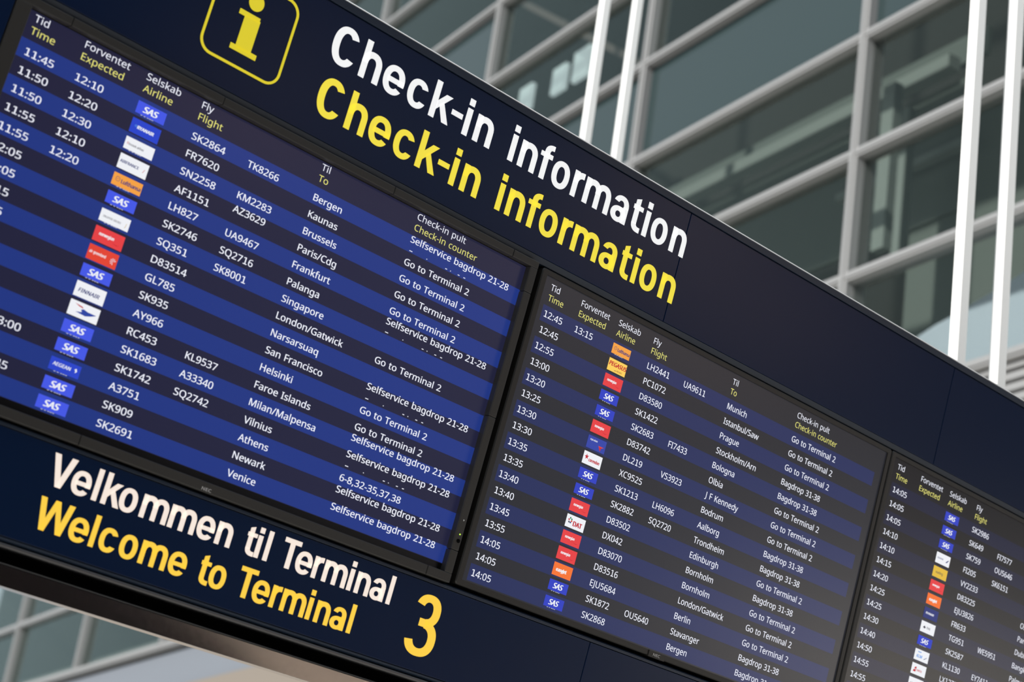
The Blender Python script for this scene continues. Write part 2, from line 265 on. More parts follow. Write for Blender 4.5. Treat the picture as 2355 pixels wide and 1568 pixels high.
k 748 0,185,241,508,0,-15 1,24,239,450,-1,-24 1,18,235,387,2,0 -2,0,241,387,6,7 -11,-14,266,419,11,14 -12,-14,300,461,12,14 -8,-9,331,497,80,85 -80,-85,570,751,48,0 -48,0,714,751,-101,-107 101,107,410,430,108,-143 -108,143,735,0,-49,0 49,0,587,0,-87,117 87,-117,326,350,-28,-25 28,25,241,276,0,-92 0,92,241,0,-41,0 41,0,119,0,0,355 0,-355,119,1064,41,0 -41,0,241,1064,0,-185
l 361 0,355,242,0,-41,0 41,0,119,0,0,355 0,-355,119,1064,41,0 -41,0,242,1064,0,-355
m 1310 -49,0,943,765,85,0 -42,43,1133,700,42,-43 0,97,1196,489,0,-163 0,163,1196,0,-41,0 41,0,1074,0,0,161 0,-161,1074,483,0,59 25,-30,1037,616,-25,30 52,0,922,661,-73,0 31,42,765,598,-31,-42 0,80,718,415,0,-138 0,138,718,0,-41,0 41,0,597,0,0,161 0,-161,597,483,0,39 11,-27,580,582,-11,27 22,-13,529,641,-22,13 35,0,443,661,-50,0 29,21,324,630,-29,-21 13,40,261,538,-13,-40 0,59,242,389,0,-130 0,130,242,0,-41,0 41,0,119,0,0,250 0,-250,119,751,33,0 -33,0,218,751,6,-34 -6,34,237,648,2,0 -2,0,244,648,16,26 -23,-17,302,714,23,17 -28,-8,378,752,28,8 -30,0,465,765,58,0 -39,21,610,734,39,-21 -18,43,695,639,2,0 -2,0,702,639,25,43 -43,-21,805,734,43,21
n 866 -32,0,480,765,90,0 -46,43,683,700,46,-43 0,97,752,489,0,-163 0,163,752,0,-41,0 41,0,630,0,0,160 0,-160,630,480,0,61 27,-30,590,616,-27,30 58,0,462,661,-83,0 32,47,290,591,-32,-47 0,88,242,389,0,-130 0,130,242,0,-41,0 41,0,119,0,0,250 0,-250,119,751,33,0 -33,0,218,751,6,-34 -6,34,237,648,2,0 -2,0,244,648,17,26 -25,-17,306,714,25,17 -30,-8,388,752,30,8
o 847 0,83,772,377,0,-63 16,48,747,211,-16,-48 30,34,677,88,-30,-34 43,17,567,12,-43,-17 53,0,422,-14,-49,0 42,-17,284,12,-42,17 31,-34,175,88,-31,34 17,-48,103,211,-17,48 0,-63,77,377,0,83 -28,-57,119,588,28,57 -52,-30,239,719,52,30 -72,0,426,765,68,0 -52,30,606,719,52,-30 -29,57,728,588,29,-57|0,89,204,377,0,-59 -15,43,228,223,15,-43 -33,23,300,123,33,-23 -50,0,424,88,50,0 -33,-23,549,123,33,23 -15,-43,621,223,15,43 0,-59,644,377,0,60 16,-42,620,529,-16,42 32,-23,548,627,-32,23 51,0,423,661,-77,0 35,50,256,585,-35,-50
p 861 -40,0,476,765,92,0 -56,64,700,668,56,-64 0,130,784,377,0,-85 26,58,746,162,-26,-58 46,29,638,30,-46,-29 63,0,475,-14,-38,0 30,-10,373,1,-30,10 21,-16,296,41,-21,16 15,-20,242,95,-3,0 3,0,234,95,2,-16 -2,24,239,35,2,-24 0,18,242,-28,0,-103 0,103,242,-336,-41,0 41,0,119,-336,0,362 0,-362,119,751,34,0 -34,0,220,751,6,-34 -6,34,237,648,2,0 -2,0,242,648,15,21 -21,-18,296,707,21,18 -29,-10,372,749,29,10|69,0,454,661,-50,0 31,19,332,632,-31,-19 14,38,265,546,-14,-38 1,59,242,401,0,-8 0,8,242,377,0,-62 -13,43,262,220,13,-43 -31,22,328,122,31,-22 -54,0,457,88,46,0 -29,-25,569,126,29,25 -14,-43,635,229,14,43 0,-56,657,378,0,86 33,-51,607,584,-33,51
q 861 0,-107,619,-15,0,17 -1,-22,620,43,1,22 -3,-16,626,101,-3,0 3,0,618,101,-21,-32 38,22,529,20,-38,-22 60,0,382,-14,-91,0 56,-65,162,83,-56,65 0,-129,77,374,0,86 -26,-58,116,590,26,58 -47,-29,225,721,47,29 -61,0,387,765,59,0 -37,22,531,731,37,-22 -22,33,620,648,2,0 -2,0,626,648,6,34 -6,-34,644,751,33,0 -33,0,742,751,0,-362 0,362,742,-336,-41,0 41,0,619,-336,0,107|-68,0,406,88,51,0 -31,-19,530,116,31,19 -14,-39,598,202,14,39 -1,-58,620,347,0,8 0,-8,620,373,0,95 32,-49,573,589,-32,49 81,0,403,662,-67,0 33,53,254,583,-33,-53 0,89,204,371,0,-89 -33,50,254,163,33,-50
r 578 -35,0,469,765,14,0 -16,1,515,763,16,-1 -12,3,557,756,-5,-38 5,38,542,643,-12,3 14,-2,502,650,-14,2 13,0,461,653,-29,0 26,12,378,634,-26,-12 21,22,308,583,-21,-22 12,31,260,504,-12,-31 0,38,242,401,0,-134 0,134,242,0,-41,0 41,0,119,0,0,250 0,-250,119,751,34,0 -34,0,220,751,5,-46 -5,46,234,613,2,0 -2,0,239,613,16,28 -22,-23,297,690,22,23 -29,-14,374,744,29,14
s 671 0,40,608,207,0,-49 24,33,571,85,-24,-33 45,17,468,11,-45,-17 62,0,308,-14,-52,0 38,-8,173,-1,-38,8 29,-15,73,34,0,37 0,-37,73,146,30,-15 -42,13,181,104,42,-13 -44,0,311,85,63,0 -28,-20,447,116,28,20 0,-34,489,196,0,19 10,-15,473,246,-10,15 27,-15,418,291,-27,15 49,-19,304,342,-49,19 35,-19,179,398,-35,19 19,-26,99,465,-19,26 0,-41,71,566,0,63 -52,-35,149,713,52,35 -84,0,353,765,46,0 -40,9,481,751,40,-9 -35,16,592,714,-14,-33 14,33,550,616,-32,13 35,-9,451,650,-35,9 36,0,345,664,-50,0 27,16,229,639,-27,-16 0,28,189,573,0,-21 -12,14,207,520,12,-14 -28,14,268,478,28,-14 -48,18,382,430,48,-18 -34,19,504,375,34,-19 -18,27,581,307,18,-27
t 506 -35,0,370,87,19,0 -20,-3,427,92,20,3 -12,-4,475,102,0,-31 0,31,475,8,-13,-7 24,4,419,-8,-24,-4 22,0,349,-14,-39,0 33,-14,240,6,-33,14 21,-34,160,77,-21,34 0,-61,129,218,0,146 0,-146,129,655,-35,0 35,0,22,655,0,20 0,-20,22,714,36,16 -36,-16,130,763,16,53 -16,-53,179,923,24,0 -24,0,252,923,0,-57 0,57,252,751,72,0 -72,0,469,751,0,-32 0,32,469,655,-72,0 72,0,252,655,0,-145 0,145,252,221,0,-46 -22,22,285,120,22,-22
u 866 -41,0,746,751,0,-250 0,250,746,0,-34,0 34,0,646,0,-6,33 6,-33,627,99,-2,0 2,0,622,99,-16,-26 25,17,560,35,-25,-17 30,8,478,-2,-30,-8 33,0,384,-14,-60,0 41,-19,233,15,-41,19 21,-40,141,104,-21,40 0,-63,111,259,0,164 0,-164,111,751,42,0 -42,0,235,751,0,-161 0,161,235,268,0,-60 -27,30,276,133,27,-30 -57,0,402,88,56,0 -32,-21,534,120,32,21 -14,-41,603,212,14,41 0,-58,623,360,0,130 0,-130,623,751,41,0
v 711 47,0,284,0,-95,250 95,-250,0,751,44,0 -44,0,132,751,53,-148 -53,148,291,308,7,-21 -8,25,315,239,8,-25 -7,23,338,167,7,-23 -3,16,352,109,2,0 -2,0,357,109,4,16 -7,-23,373,168,7,23 -9,-25,397,241,9,25 -7,-20,420,308,53,148 -53,-148,580,751,44,0 -44,0,711,751,-95,-250 95,250,426,0,-47,0
w 1101 43,-141,604,424,-6,20 6,-19,587,482,-6,19 4,-17,572,537,-4,17 4,-15,560,585,-4,15 2,-10,552,623,-2,0 2,0,546,623,-2,-10 3,15,539,585,-3,-15 4,18,527,536,-4,-18 5,19,513,481,-5,-19 7,20,496,423,-45,-141 45,141,361,1,-47,0 47,0,221,1,-69,250 69,-250,15,752,42,0 -42,0,143,752,35,-134 -35,134,246,352,7,-27 -7,28,268,270,7,-28 -5,25,285,191,5,-25 -2,18,296,127,2,0 -2,0,301,127,3,11 -4,-17,311,169,4,17 -4,-19,323,223,4,19 -5,-19,337,279,5,19 -5,-15,352,329,44,141 -44,-141,485,752,45,0 -45,0,619,752,43,-141 -43,141,748,329,7,-21 -7,24,768,261,7,-24 -6,23,787,190,6,-23 -2,18,798,129,2,0 -2,0,804,129,2,16 -5,-24,814,188,5,24 -7,-28,833,267,7,28 -7,-28,854,352,35,134 -35,-134,959,752,42,0 -42,0,1085,752,-70,-250 70,250,877,1,-48,0 48,0,732,1,-43,141
x 741 -91,-128,297,384,-86,122 86,-122,38,751,47,0 -47,0,178,751,64,-94 -64,94,371,468,64,94 -64,-94,563,751,46,0 -46,0,702,751,-86,-122 86,122,443,384,91,-128 -91,128,716,0,-47,0 47,0,576,0,-68,100 68,-100,371,300,-69,-100 69,100,164,0,-46,0 46,0,25,0,91,128
y 714 101,-251,1,751,44,0 -44,0,133,751,54,-142 -54,142,296,324,9,-25 -8,23,321,251,8,-23 -7,22,343,183,7,-22 -4,21,359,119,2,0 -2,0,364,119,6,23 -12,-38,391,211,12,38 -13,-38,429,325,51,142 -51,-142,581,751,44,0 -44,0,714,751,-108,-285 108,285,391,-104,-18,-47 24,35,328,-226,-24,-35 34,19,242,-307,-34,-19 49,0,118,-336,-22,0 17,-2,59,-333,-17,2 12,-3,15,-325,0,33 0,-33,15,-227,10,-2 -14,2,53,-232,14,-2 -16,0,98,-235,29,0 -21,-11,173,-219,21,11 -15,-20,227,-173,15,20 -10,-27,265,-102,13,33 -13,-33,304,-3,-101,251
z 658 0,32,604,0,-183,0 183,0,55,0,0,27 0,-27,55,81,134,191 -134,-191,458,655,-127,0 127,0,78,655,0,32 0,-32,78,751,172,0 -172,0,594,751,0,-31 0,31,594,658,-133,-188 133,188,196,95,136,0 -136,0,604,95,0,-32
0 801 0,108,732,501,0,-81 12,63,714,284,-12,-63 27,44,656,123,-27,-44 42,23,553,21,-42,-23 60,0,399,-14,-75,0 49,-41,214,48,-49,41 24,-77,104,225,-24,77 0,-107,69,501,0,108 -22,-77,102,779,22,77 -49,-41,207,954,49,41 -79,0,399,1015,75,0 -49,41,585,954,49,-41 -24,77,696,779,24,-77|0,92,192,501,0,-92 -14,61,212,273,14,-61 -30,30,278,137,30,-30 -50,0,399,91,50,0 -30,-30,520,136,30,30 -14,-61,587,272,14,61 0,-92,608,501,0,92 14,-60,587,729,-14,60 30,-30,520,865,-30,30 50,0,399,910,-50,0 30,30,278,865,-30,-30 14,60,212,729,-14,-60
1 826 0,-38,181,114,70,0 -70,0,391,114,0,255 0,-255,391,878,-75,-17 75,17,165,827,0,41 0,-41,165,950,75,17 -75,-17,390,1000,45,0 -45,0,525,1000,0,-295 0,295,525,114,69,0 -69,0,733,114,0,-38 0,38,733,0,-184,0 184,0,181,0,0,38
2 801 0,37,728,0,-220,0 220,0,67,0,0,34 0,-34,67,102,87,88 -87,-88,329,367,50,50 -35,-39,457,501,35,39 -18,-38,535,617,18,38 0,-45,562,741,0,55 33,-28,513,866,-33,28 52,0,385,909,-49,0 37,17,257,884,-37,-17 38,30,144,814,-22,28 22,-28,78,896,26,22 -31,-18,165,957,31,18 -37,-10,267,999,37,10 -42,0,385,1014,63,0 -45,21,546,982,45,-21 -25,40,651,890,25,-40 0,55,688,748,0,-52 21,46,655,601,-21,-46 38,44,566,466,-38,-44 51,50,431,324,-70,-69 70,69,223,118,0,-2 0,2,223,112,169,0 -169,0,728,112,0,-37
3 801 0,72,690,766,0,-45 17,33,665,650,-17,-33 31,21,593,570,-31,-21 42,8,483,527,0,-2 0,2,483,521,80,-9 -39,41,662,445,39,-41 0,66,721,284,0,-58 27,45,681,130,-27,-45 56,25,555,24,-56,-25 89,0,338,-14,-52,0 45,-8,192,-2,-45,8 41,-21,63,41,0,38 0,-38,63,155,42,-21 -49,12,199,107,49,-12 -45,0,339,90,90,0 -40,-35,533,142,40,35 0,-62,592,287,0,42 22,-26,560,389,-22,26 42,-12,464,445,-42,12 59,0,312,464,-32,0 32,0,216,464,0,35 0,-35,216,569,33,0 -33,0,314,569,55,0 -37,-16,452,592,37,16 -19,-28,536,659,19,28 0,-37,564,758,0,49 33,-27,515,870,-33,27 56,0,382,910,-35,0 29,7,286,900,-29,-7 25,13,205,870,-25,-13 25,17,130,826,-21,28 21,-28,69,910,35,28 -53,-21,201,983,53,21 -67,0,381,1014,105,0 -51,47,614,944,51,-47
4 801 0,37,773,227,-49,0 49,0,627,227,0,-76 0,76,627,0,-40,0 40,0,508,0,0,76 0,-76,508,227,-160,0 160,0,29,227,0,35 0,-35,29,332,157,225 -157,-225,500,1006,42,0 -42,0,627,1006,0,-223 0,223,627,338,49,0 -49,0,773,338,0,-37|0,-105,508,653,0,24 0,-20,509,719,0,20 -1,-18,511,776,1,18 0,-16,513,827,0,16 -1,-15,515,874,-2,0 2,0,510,874,-7,-18 11,21,482,817,-11,-21 10,14,450,765,-100,-142 100,142,150,338,120,0 -120,0,508,338,0,105
5 801 -33,0,385,613,68,0 -50,23,563,578,50,-23 -28,43,680,478,28,-43 0,63,721,319,0,-69 30,50,676,141,-30,-50 56,27,548,26,-56,-27 78,0,347,-14,-51,0 45,-9,202,0,-45,9 31,-18,88,41,0,39 0,-39,88,157,34,-21 -48,12,211,109,48,-12 -44,0,349,91,49,0 -37,-15,478,114,37,15 -21,-32,564,186,21,32 0,-49,595,307,0,65 40,-35,535,457,-40,35 87,0,345,510,-26,0 34,5,255,503,-34,-5 21,5,174,489,-21,13 21,-13,112,528,13,157 -13,-157,150,1000,167,0 -167,0,651,1000,0,-37 0,37,651,888,-132,0 132,0,255,888,-8,-97 8,97,231,598,16,3 -27,-4,296,608,27,4
6 801 0,-75,77,427,0,58 -8,-56,89,598,8,56 -20,-50,130,757,20,50 -35,-39,211,890,35,39 -53,-22,342,981,53,22 -76,0,535,1014,20,0 -24,2,600,1011,24,-2 -15,5,658,1001,0,-35 0,35,658,896,-17,6 21,-3,602,909,-21,3 21,0,538,913,-64,0 43,21,377,881,-43,-21 25,37,275,793,-25,-37 11,49,221,664,-11,-49 3,55,200,508,3,0 -3,0,209,508,14,22 -21,-18,262,569,21,18 -30,-10,340,611,30,10 -40,0,445,626,58,0 -43,24,597,590,43,-24 -24,45,699,487,24,-45 0,64,735,322,0,-69 26,50,696,143,-26,-50 47,27,586,27,-47,-27 65,0,417,-14,-48,0 41,-18,284,13,-41,18 31,-36,176,94,-31,36 17,-56,103,232,-17,56|-35,0,416,90,59,0 -36,-38,559,146,36,38 0,-79,613,322,0,63 32,-37,565,473,-32,37 64,0,420,529,-44,0 33,18,305,502,-33,-18 18,28,229,433,-18,-28 0,30,202,346,0,-31 -9,30,215,255,9,-30 -18,25,256,172,18,-25 -27,15,323,112,27,-15
7 801 45,0,190,0,137,296 -137,-296,601,888,-180,0 180,0,62,888,0,37 0,-37,62,1000,224,0 -224,0,732,1000,0,-32 0,32,732,905,-135,-302 135,302,326,0,-45,0
8 801 -57,0,399,1014,59,0 -45,18,555,987,45,-18 -26,35,660,906,26,-35 0,52,699,775,0,-40 17,30,673,669,-17,-30 29,23,604,590,-29,-23 35,18,508,529,41,-20 -34,25,620,463,34,-25 -20,33,701,377,20,-33 0,46,731,259,0,-56 27,41,690,114,-27,-41 49,22,576,20,-49,-22 66,0,403,-14,-72,0 50,-21,221,18,-50,21 26,-40,107,110,-26,40 0,-57,69,255,0,46 -19,-34,97,374,19,34 -32,-24,174,461,32,24 -36,-17,276,522,-33,19 27,-24,187,586,-27,24 15,-31,124,668,-15,31 0,-41,101,776,0,51 -26,-35,140,905,26,35 -45,-19,246,986,45,19|0,35,189,254,0,-49 -35,32,241,132,35,-32 -72,0,401,84,68,0 -36,-32,557,132,36,32 0,-51,611,258,0,33 17,-25,585,344,-17,25 31,-20,512,410,-31,20 43,-16,401,464,-7,3 7,-3,378,472,-41,-18 28,21,275,415,-28,-21 14,26,211,345,-14,-26|54,0,398,915,-51,0 33,25,271,877,-33,-25 0,47,221,770,0,-35 -16,23,246,683,16,-23 -28,16,312,624,28,-16 -34,15,405,577,33,14 -26,-17,492,623,26,17 -15,-24,554,684,15,24 0,-34,577,770,0,47 33,-25,528,877,-33,25
9 801 0,75,728,573,0,-57 8,56,716,403,-8,-56 20,50,675,243,-20,-50 35,39,594,110,-35,-39 53,22,462,19,-53,-22 76,0,269,-14,-19,0 25,-2,204,-11,-25,2 16,-5,143,0,0,35 0,-35,143,105,17,-6 -22,3,202,92,22,-3 -21,0,266,87,65,0 -42,-21,428,119,42,21 -25,-37,529,207,25,37 -11,-49,584,335,11,49 -2,-54,604,490,-3,0 3,0,595,490,-14,-21 21,18,542,431,-21,-18 30,10,464,389,-30,-10 41,0,357,374,-57,0 43,-24,207,410,-43,24 24,-45,106,513,-24,45 0,-64,70,676,0,70 -27,-50,110,857,27,50 -48,-27,221,973,48,27 -64,0,389,1014,48,0 -41,18,522,987,41,-18 -31,36,630,905,31,-36 -17,55,702,768,17,-55|35,0,389,910,-58,0 37,38,247,853,-37,-38 0,78,192,678,0,-64 -31,37,239,526,31,-37 -65,0,384,471,45,0 -33,-18,500,498,33,18 -18,-28,576,567,18,28 0,-30,604,654,0,30 9,-30,590,744,-9,30 18,-25,550,828,-18,25 27,-15,483,888,-27,15
: 375 0,-34,101,76,0,35 -17,-14,126,148,17,14 -23,0,186,169,24,0 -17,14,249,148,17,-14 0,35,275,76,0,-34 17,15,249,3,-17,-15 24,0,186,-20,-23,0 17,-15,126,3,-17,15|0,-34,101,675,0,35 -17,-14,126,749,17,14 -23,0,186,770,24,0 -17,14,249,749,17,-14 0,35,275,675,0,-34 17,15,249,602,-17,-15 24,0,186,580,-23,0 17,-15,126,602,-17,15
/ 521 -40,0,507,1000,-124,-333 124,333,134,0,-40,0 40,0,14,0,124,333 -124,-333,387,1000,40,0
- 451 113,0,56,321,0,36 0,-36,56,430,113,0 -113,0,395,430,0,-36 0,36,395,321,-113,0
, 375 -3,5,269,147,-8,-33 13,38,237,41,-13,-38 15,38,194,-74,-15,-38 15,34,148,-181,-30,0 30,0,57,-181,9,35 -9,-41,85,-67,9,41 -7,-40,109,54,7,40 -5,-33,127,162,44,0 -44,0,259,162,3,-5
. 375 0,-34,101,76,0,35 -17,-14,126,148,17,14 -23,0,186,169,24,0 -17,14,249,148,17,-14 0,35,275,76,0,-34 17,15,249,3,-17,-15 24,0,186,-20,-23,0 17,-15,126,3,-17,15"""
GL = {}
for line in GLYPHS.strip().split('\n'):
    ch, adv, rest = line.split(' ', 2)
    GL[ch] = (int(adv) / 1000, [[tuple(int(q) / 1000 for q in p.split(',')) for p in s.split(' ')] for s in rest.split('|')])
_cache = {}


def glyph(ch):
    if ch not in _cache:
        cu = bpy.data.curves.new('tmp', 'CURVE')
        cu.dimensions = '2D'
        cu.fill_mode = 'BOTH'
        cu.resolution_u = 4
        for sp in GL[ch][1]:
            s = cu.splines.new('BEZIER')
            s.bezier_points.add(len(sp) - 1)
            s.use_cyclic_u = True
            for p, q in zip(s.bezier_points, sp):
                p.handle_left_type = p.handle_right_type = 'FREE'
                p.co = (q[2], q[3], 0)
                p.handle_left = (q[2] + q[0], q[3] + q[1], 0)
                p.handle_right = (q[2] + q[4], q[3] + q[5], 0)
        ob = bpy.data.objects.new('tmp', cu)
        COL.objects.link(ob)
        bpy.context.view_layer.update()
        me = bpy.data.meshes.new_from_object(ob.evaluated_get(bpy.context.evaluated_depsgraph_get()))
        _cache[ch] = ([(w.co.x, w.co.y) for w in me.vertices], [tuple(p.vertices) for p in me.polygons])
        bpy.data.objects.remove(ob)
        bpy.data.curves.remove(cu)
        bpy.data.meshes.remove(me)
    return _cache[ch]


def text_width(s, cap, sx=1.0, tr=0.0):
    return sum((0.46 if c == ' ' else GL[c][0]) + tr for c in s) * cap * sx


def put_text(mb, s, x, z, cap, sx=1.0, y=0.0, mi=0, shear=0.0, tr=0.0, bold=0.0, zclip=None):
    """letters as flat faces in the x, z plane, facing -y"""
    shifts = [0.0] if not bold else [-bold, 0.0, bold]
    x -= (min(a for a, b in glyph(s[0])[0]) + shear * 0.0) * cap * sx
    for c in s:
        if c == ' ':
            x += (0.46 + tr) * cap * sx
            continue
        vs, fs = glyph(c)
        for k, d in enumerate(shifts):
            i = len(mb.v)
            for a, b in vs:
                mb.v.append((x + (a + shear * b) * cap * sx + d, y, z + b * cap + (0 if k == 1 or not bold else d * 0.25)))
            for f in fs:
                mb.f.append(tuple(i + q for q in f))
                mb.m.append(mi)
        x += (GL[c][0] + tr) * cap * sx
    return x


# ------------------------------------------------------------------ sign lettering, drawn with broad strokes
def ring(cx, cy, rx, ry, wx, wy, a0, a1, b0=None, b1=None, e=2.25, n=28):
    b0 = a0 if b0 is None else b0
    b1 = a1 if b1 is None else b1
    out = []

    def pt(r1, r2, a):
        c, s = math.cos(math.radians(a)), math.sin(math.radians(a))
        return (cx + r1 * math.copysign(abs(c) ** (2 / e), c), cy + r2 * math.copysign(abs(s) ** (2 / e), s))
    for k in range(n):
        t, u = k / n, (k + 1) / n
        out.append([pt(rx, ry, a0 + (a1 - a0) * t), pt(rx, ry, a0 + (a1 - a0) * u),
                    pt(rx - wx, ry - wy, b0 + (b1 - b0) * u), pt(rx - wx, ry - wy, b0 + (b1 - b0) * t)])
    return out


def rect(x0, x1, y0, y1):
    return [[(x0, y0), (x1, y0), (x1, y1), (x0, y1)]]


W, H, X = 0.180, 0.145, 0.745


def arch(x0, w):
    return ring(x0 + w / 2, X - 0.34 + 0.01, w / 2, 0.34, W, H + 0.02, 0, 180) + rect(x0 + w - W, x0 + w, 0, X - 0.33)


SIGN = {
    'C': ring(.385, .5, .385, .515, .205, .165, 32, 328, 46, 314, n=48),
    'c': ring(.32, .367, .32, .385, W, .15, 27, 333, 44, 316, n=40),
    'e': ring(.335, .367, .335, .385, W, .15, -11, 325, -20, 312, n=44) + rect(.12, .655, .292, .425),
    'o': ring(.318, .367, .318, .385, W, .15, 0, 360, n=48),
    'h': rect(0, W, 0, 1.0) + arch(0, .62),
    'n': rect(0, W, 0, X) + arch(0, .612),
    'm': rect(0, W, 0, X) + arch(0, .595) + arch(.405, .595),
    'r': rect(0, W, 0, X) + ring(.35, .40, .35, .352, W, .17, 88, 180, n=16) + rect(.34, .375, .58, .752),
    'a': rect(.43, .622, 0, .47) + ring(.327, .455, .295, .30, W, .14, 0, 160, 0, 150, n=24)
         + ring(.285, .212, .285, .226, .185, .135, 0, 360, e=2.1, n=36) + rect(.3, .5, .31, .435),
    't': [[(.1, .2), (.1 + W, .2), (.1 + W, .955), (.105, .89)]] + rect(.05, .43, .612, .745) + ring(.385, .225, .285, .237, W, .15, 180, 272, n=14) + rect(.375, .455, -.012, .138),
    'f': rect(.1, .1 + W, 0, .78) + rect(-.02, .415, .612, .745) + ring(.385, .775, .285, .232, W, .14, 88, 180, n=14) + rect(.375, .41, .867, 1.007),
    'i': rect(0, W, 0, X) + rect(0, W, .825, 1.01),
    'l': rect(0, W, 0, 1.0),
    'k': rect(0, W, 0, 1.0) + [[(.17, .24), (.62, .745), (.40, .745), (.17, .48)], [(.25, .42), (.46, 0), (.67, 0), (.375, .53)]],
    'T': rect(0, .685, .84, 1.0) + rect(.245, .44, 0, .85),
    'V': [[(0, 1), (.31, 0), (.5, 0), (.21, 1)], [(.82, 1), (.61, 1), (.32, 0), (.51, 0)]],
    'W': [[(0, 1), (.2, 1), (.41, 0), (.22, 0)], [(.22, 0), (.40, 0), (.69, 1), (.51, 1)],
          [(.51, 1), (.69, 1), (.98, 0), (.80, 0)], [(.80, 0), (.99, 0), (1.2, 1), (1.0, 1)]],
    '-': rect(0, .375, .345, .485),
    '3': ring(.325, .745, .265, .262, .16, .125, -88, 163, -88, 158, n=40) + ring(.315, .285, .318, .30, .165, .13, -168, 88, -164, 88, n=40)
         + rect(.205, .34, .47, .60),
}


def sign_line(letters, u, v, cap, y0, y1, ou=0.0, ov=0.0):
    mb = MB()
    for ch, px in letters:
        for poly in SIGN[ch]:
            mb.prism([(u + (px + a) * cap - ou, -(v - ov) + b * cap) for a, b in poly], y0, y1)
    return mb


# ------------------------------------------------------------------ materials
M_NAVY = mat('navy painted panel', (0.0030, 0.0145, 0.054), 0.25, spec=0.26, noise=0.05, nscale=220, bump=0.03)
M_NAVY_TRIM = mat('navy anodised trim', (0.014, 0.026, 0.05), 0.35)
M_BLACK = mat('black recess', (0.002, 0.002, 0.002), 0.8, spec=0.1)
M_RAIL = mat('polished black rail', (0.52, 0.50, 0.48), 0.09, metal=1.0, noise=0.02, nscale=90)
M_ALU = mat('bright aluminium edge', (0.92, 0.93, 0.95), 0.3, metal=0.3)
M_LIP = mat('dark grey aluminium lip', (0.10, 0.10, 0.105), 0.32, metal=0.7)
M_WHITE_LETTER = mat('white lit acrylic', (0.6, 0.6, 0.6), 0.5, emit=(0.78, 0.79, 0.80), estr=0.85)
M_YELLOW_LETTER = mat('yellow lit acrylic', (0.5, 0.42, 0.05), 0.5, emit=(0.80, 0.66, 0.045), estr=0.85)
M_CREAM_LETTER = mat('warm white lit acrylic', (0.6, 0.55, 0.5), 0.5, emit=(0.80, 0.68, 0.60), estr=0.85)
M_AMBER_LETTER = mat('amber lit acrylic', (0.5, 0.33, 0.05), 0.5, emit=(0.86, 0.55, 0.045), estr=0.88)
M_PICTO = mat('yellow pictogram film', (0.5, 0.42, 0.03), 0.5, emit=(0.60, 0.50, 0.015), estr=0.85)
M_BEZEL_A = mat('charcoal plastic bezel', (0.035, 0.033, 0.031), 0.45, noise=0.05, nscale=300)
M_BEZEL_B = mat('dark brown grey bezel', (0.028, 0.026, 0.024), 0.4, noise=0.05, nscale=300)
M_BADGE = mat('grey badge print', (0.75, 0.75, 0.75), 0.5)
M_LED = mat('green power light', (0.2, 0.4, 0.02), 0.4, emit=(0.55, 0.85, 0.08), estr=1.0)
M_BTN = mat('glossy black button', (0.004, 0.004, 0.004), 0.08)
M_POST = mat('white painted steel', (0.90, 0.90, 0.88), 0.45)
M_FRAME = mat('grey coated aluminium frame', (0.235, 0.235, 0.235), 0.5)
M_GLASS = glass_mat('green tinted glass', (0.80, 0.82, 0.81), 0.008)
M_SPANDREL = mat('teal grey back painted glass', (0.026, 0.042, 0.044), 0.06, spec=0.3)


def screen_mats(key, blue, dark, k=1.0):
    kw = dict(rough=0.25, spec=0.5)
    return [mat(key + ' screen dark band', (0.004, 0.004, 0.005), emit=tuple(c * k for c in dark), estr=1, **kw),
            mat(key + ' screen blue band', (0.004, 0.004, 0.005), emit=tuple(c * k for c in blue), estr=1, **kw),
            mat(key + ' screen black border', (0.006, 0.006, 0.007), **kw)]


def pix(name, c, k=1.0):
    return mat(name, (0.004, 0.004, 0.004), 0.4, emit=c, estr=k)


P_WHITE = pix('white pixels', (0.86, 0.88, 0.98))
P_YELLOW = pix('yellow pixels', (0.80, 0.76, 0.20))
LOGO = {n: pix('logo ' + n, lin(c)) for n, c in dict(
    sasblue=(66, 86, 228), sasdeep=(44, 62, 192), blue=(38, 66, 200), deepblue=(48, 66, 165), navy=(45, 55, 120), white=(238, 240, 245), paper=(225, 228, 240),
    red=(228, 62, 66), scarlet=(225, 66, 48), orange=(243, 160, 66), tango=(244, 115, 48), yellow=(250, 206, 92), mustard=(226, 186, 60), ink=(70, 70, 85),
    crimson=(190, 32, 48), bluebird=(40, 66, 160), green=(40, 130, 90), brown=(120, 70, 40), gold=(190, 160, 70), skyblue=(90, 150, 225)).items()}
LNAMES = list(LOGO)
LMATS = [LOGO[n] for n in LNAMES]

# ------------------------------------------------------------------ the information board
board = thing('information_board', 0.55, 0.33, 'long navy airport information board leaning forward, holding the three flight displays', 'sign')
BU, BV = 0.55, 0.33


def L(u, v):
    return u - BU, -(v - BV)


UL, UR = -1.46, 2.56


def strip(prof, u0, u1):
    """profile given as (n, v) pulled along u"""
    mb = MB()
    mb.extrude_x([(n, -(v - BV)) for n, v in prof], u0 - BU, u1 - BU)
    return mb


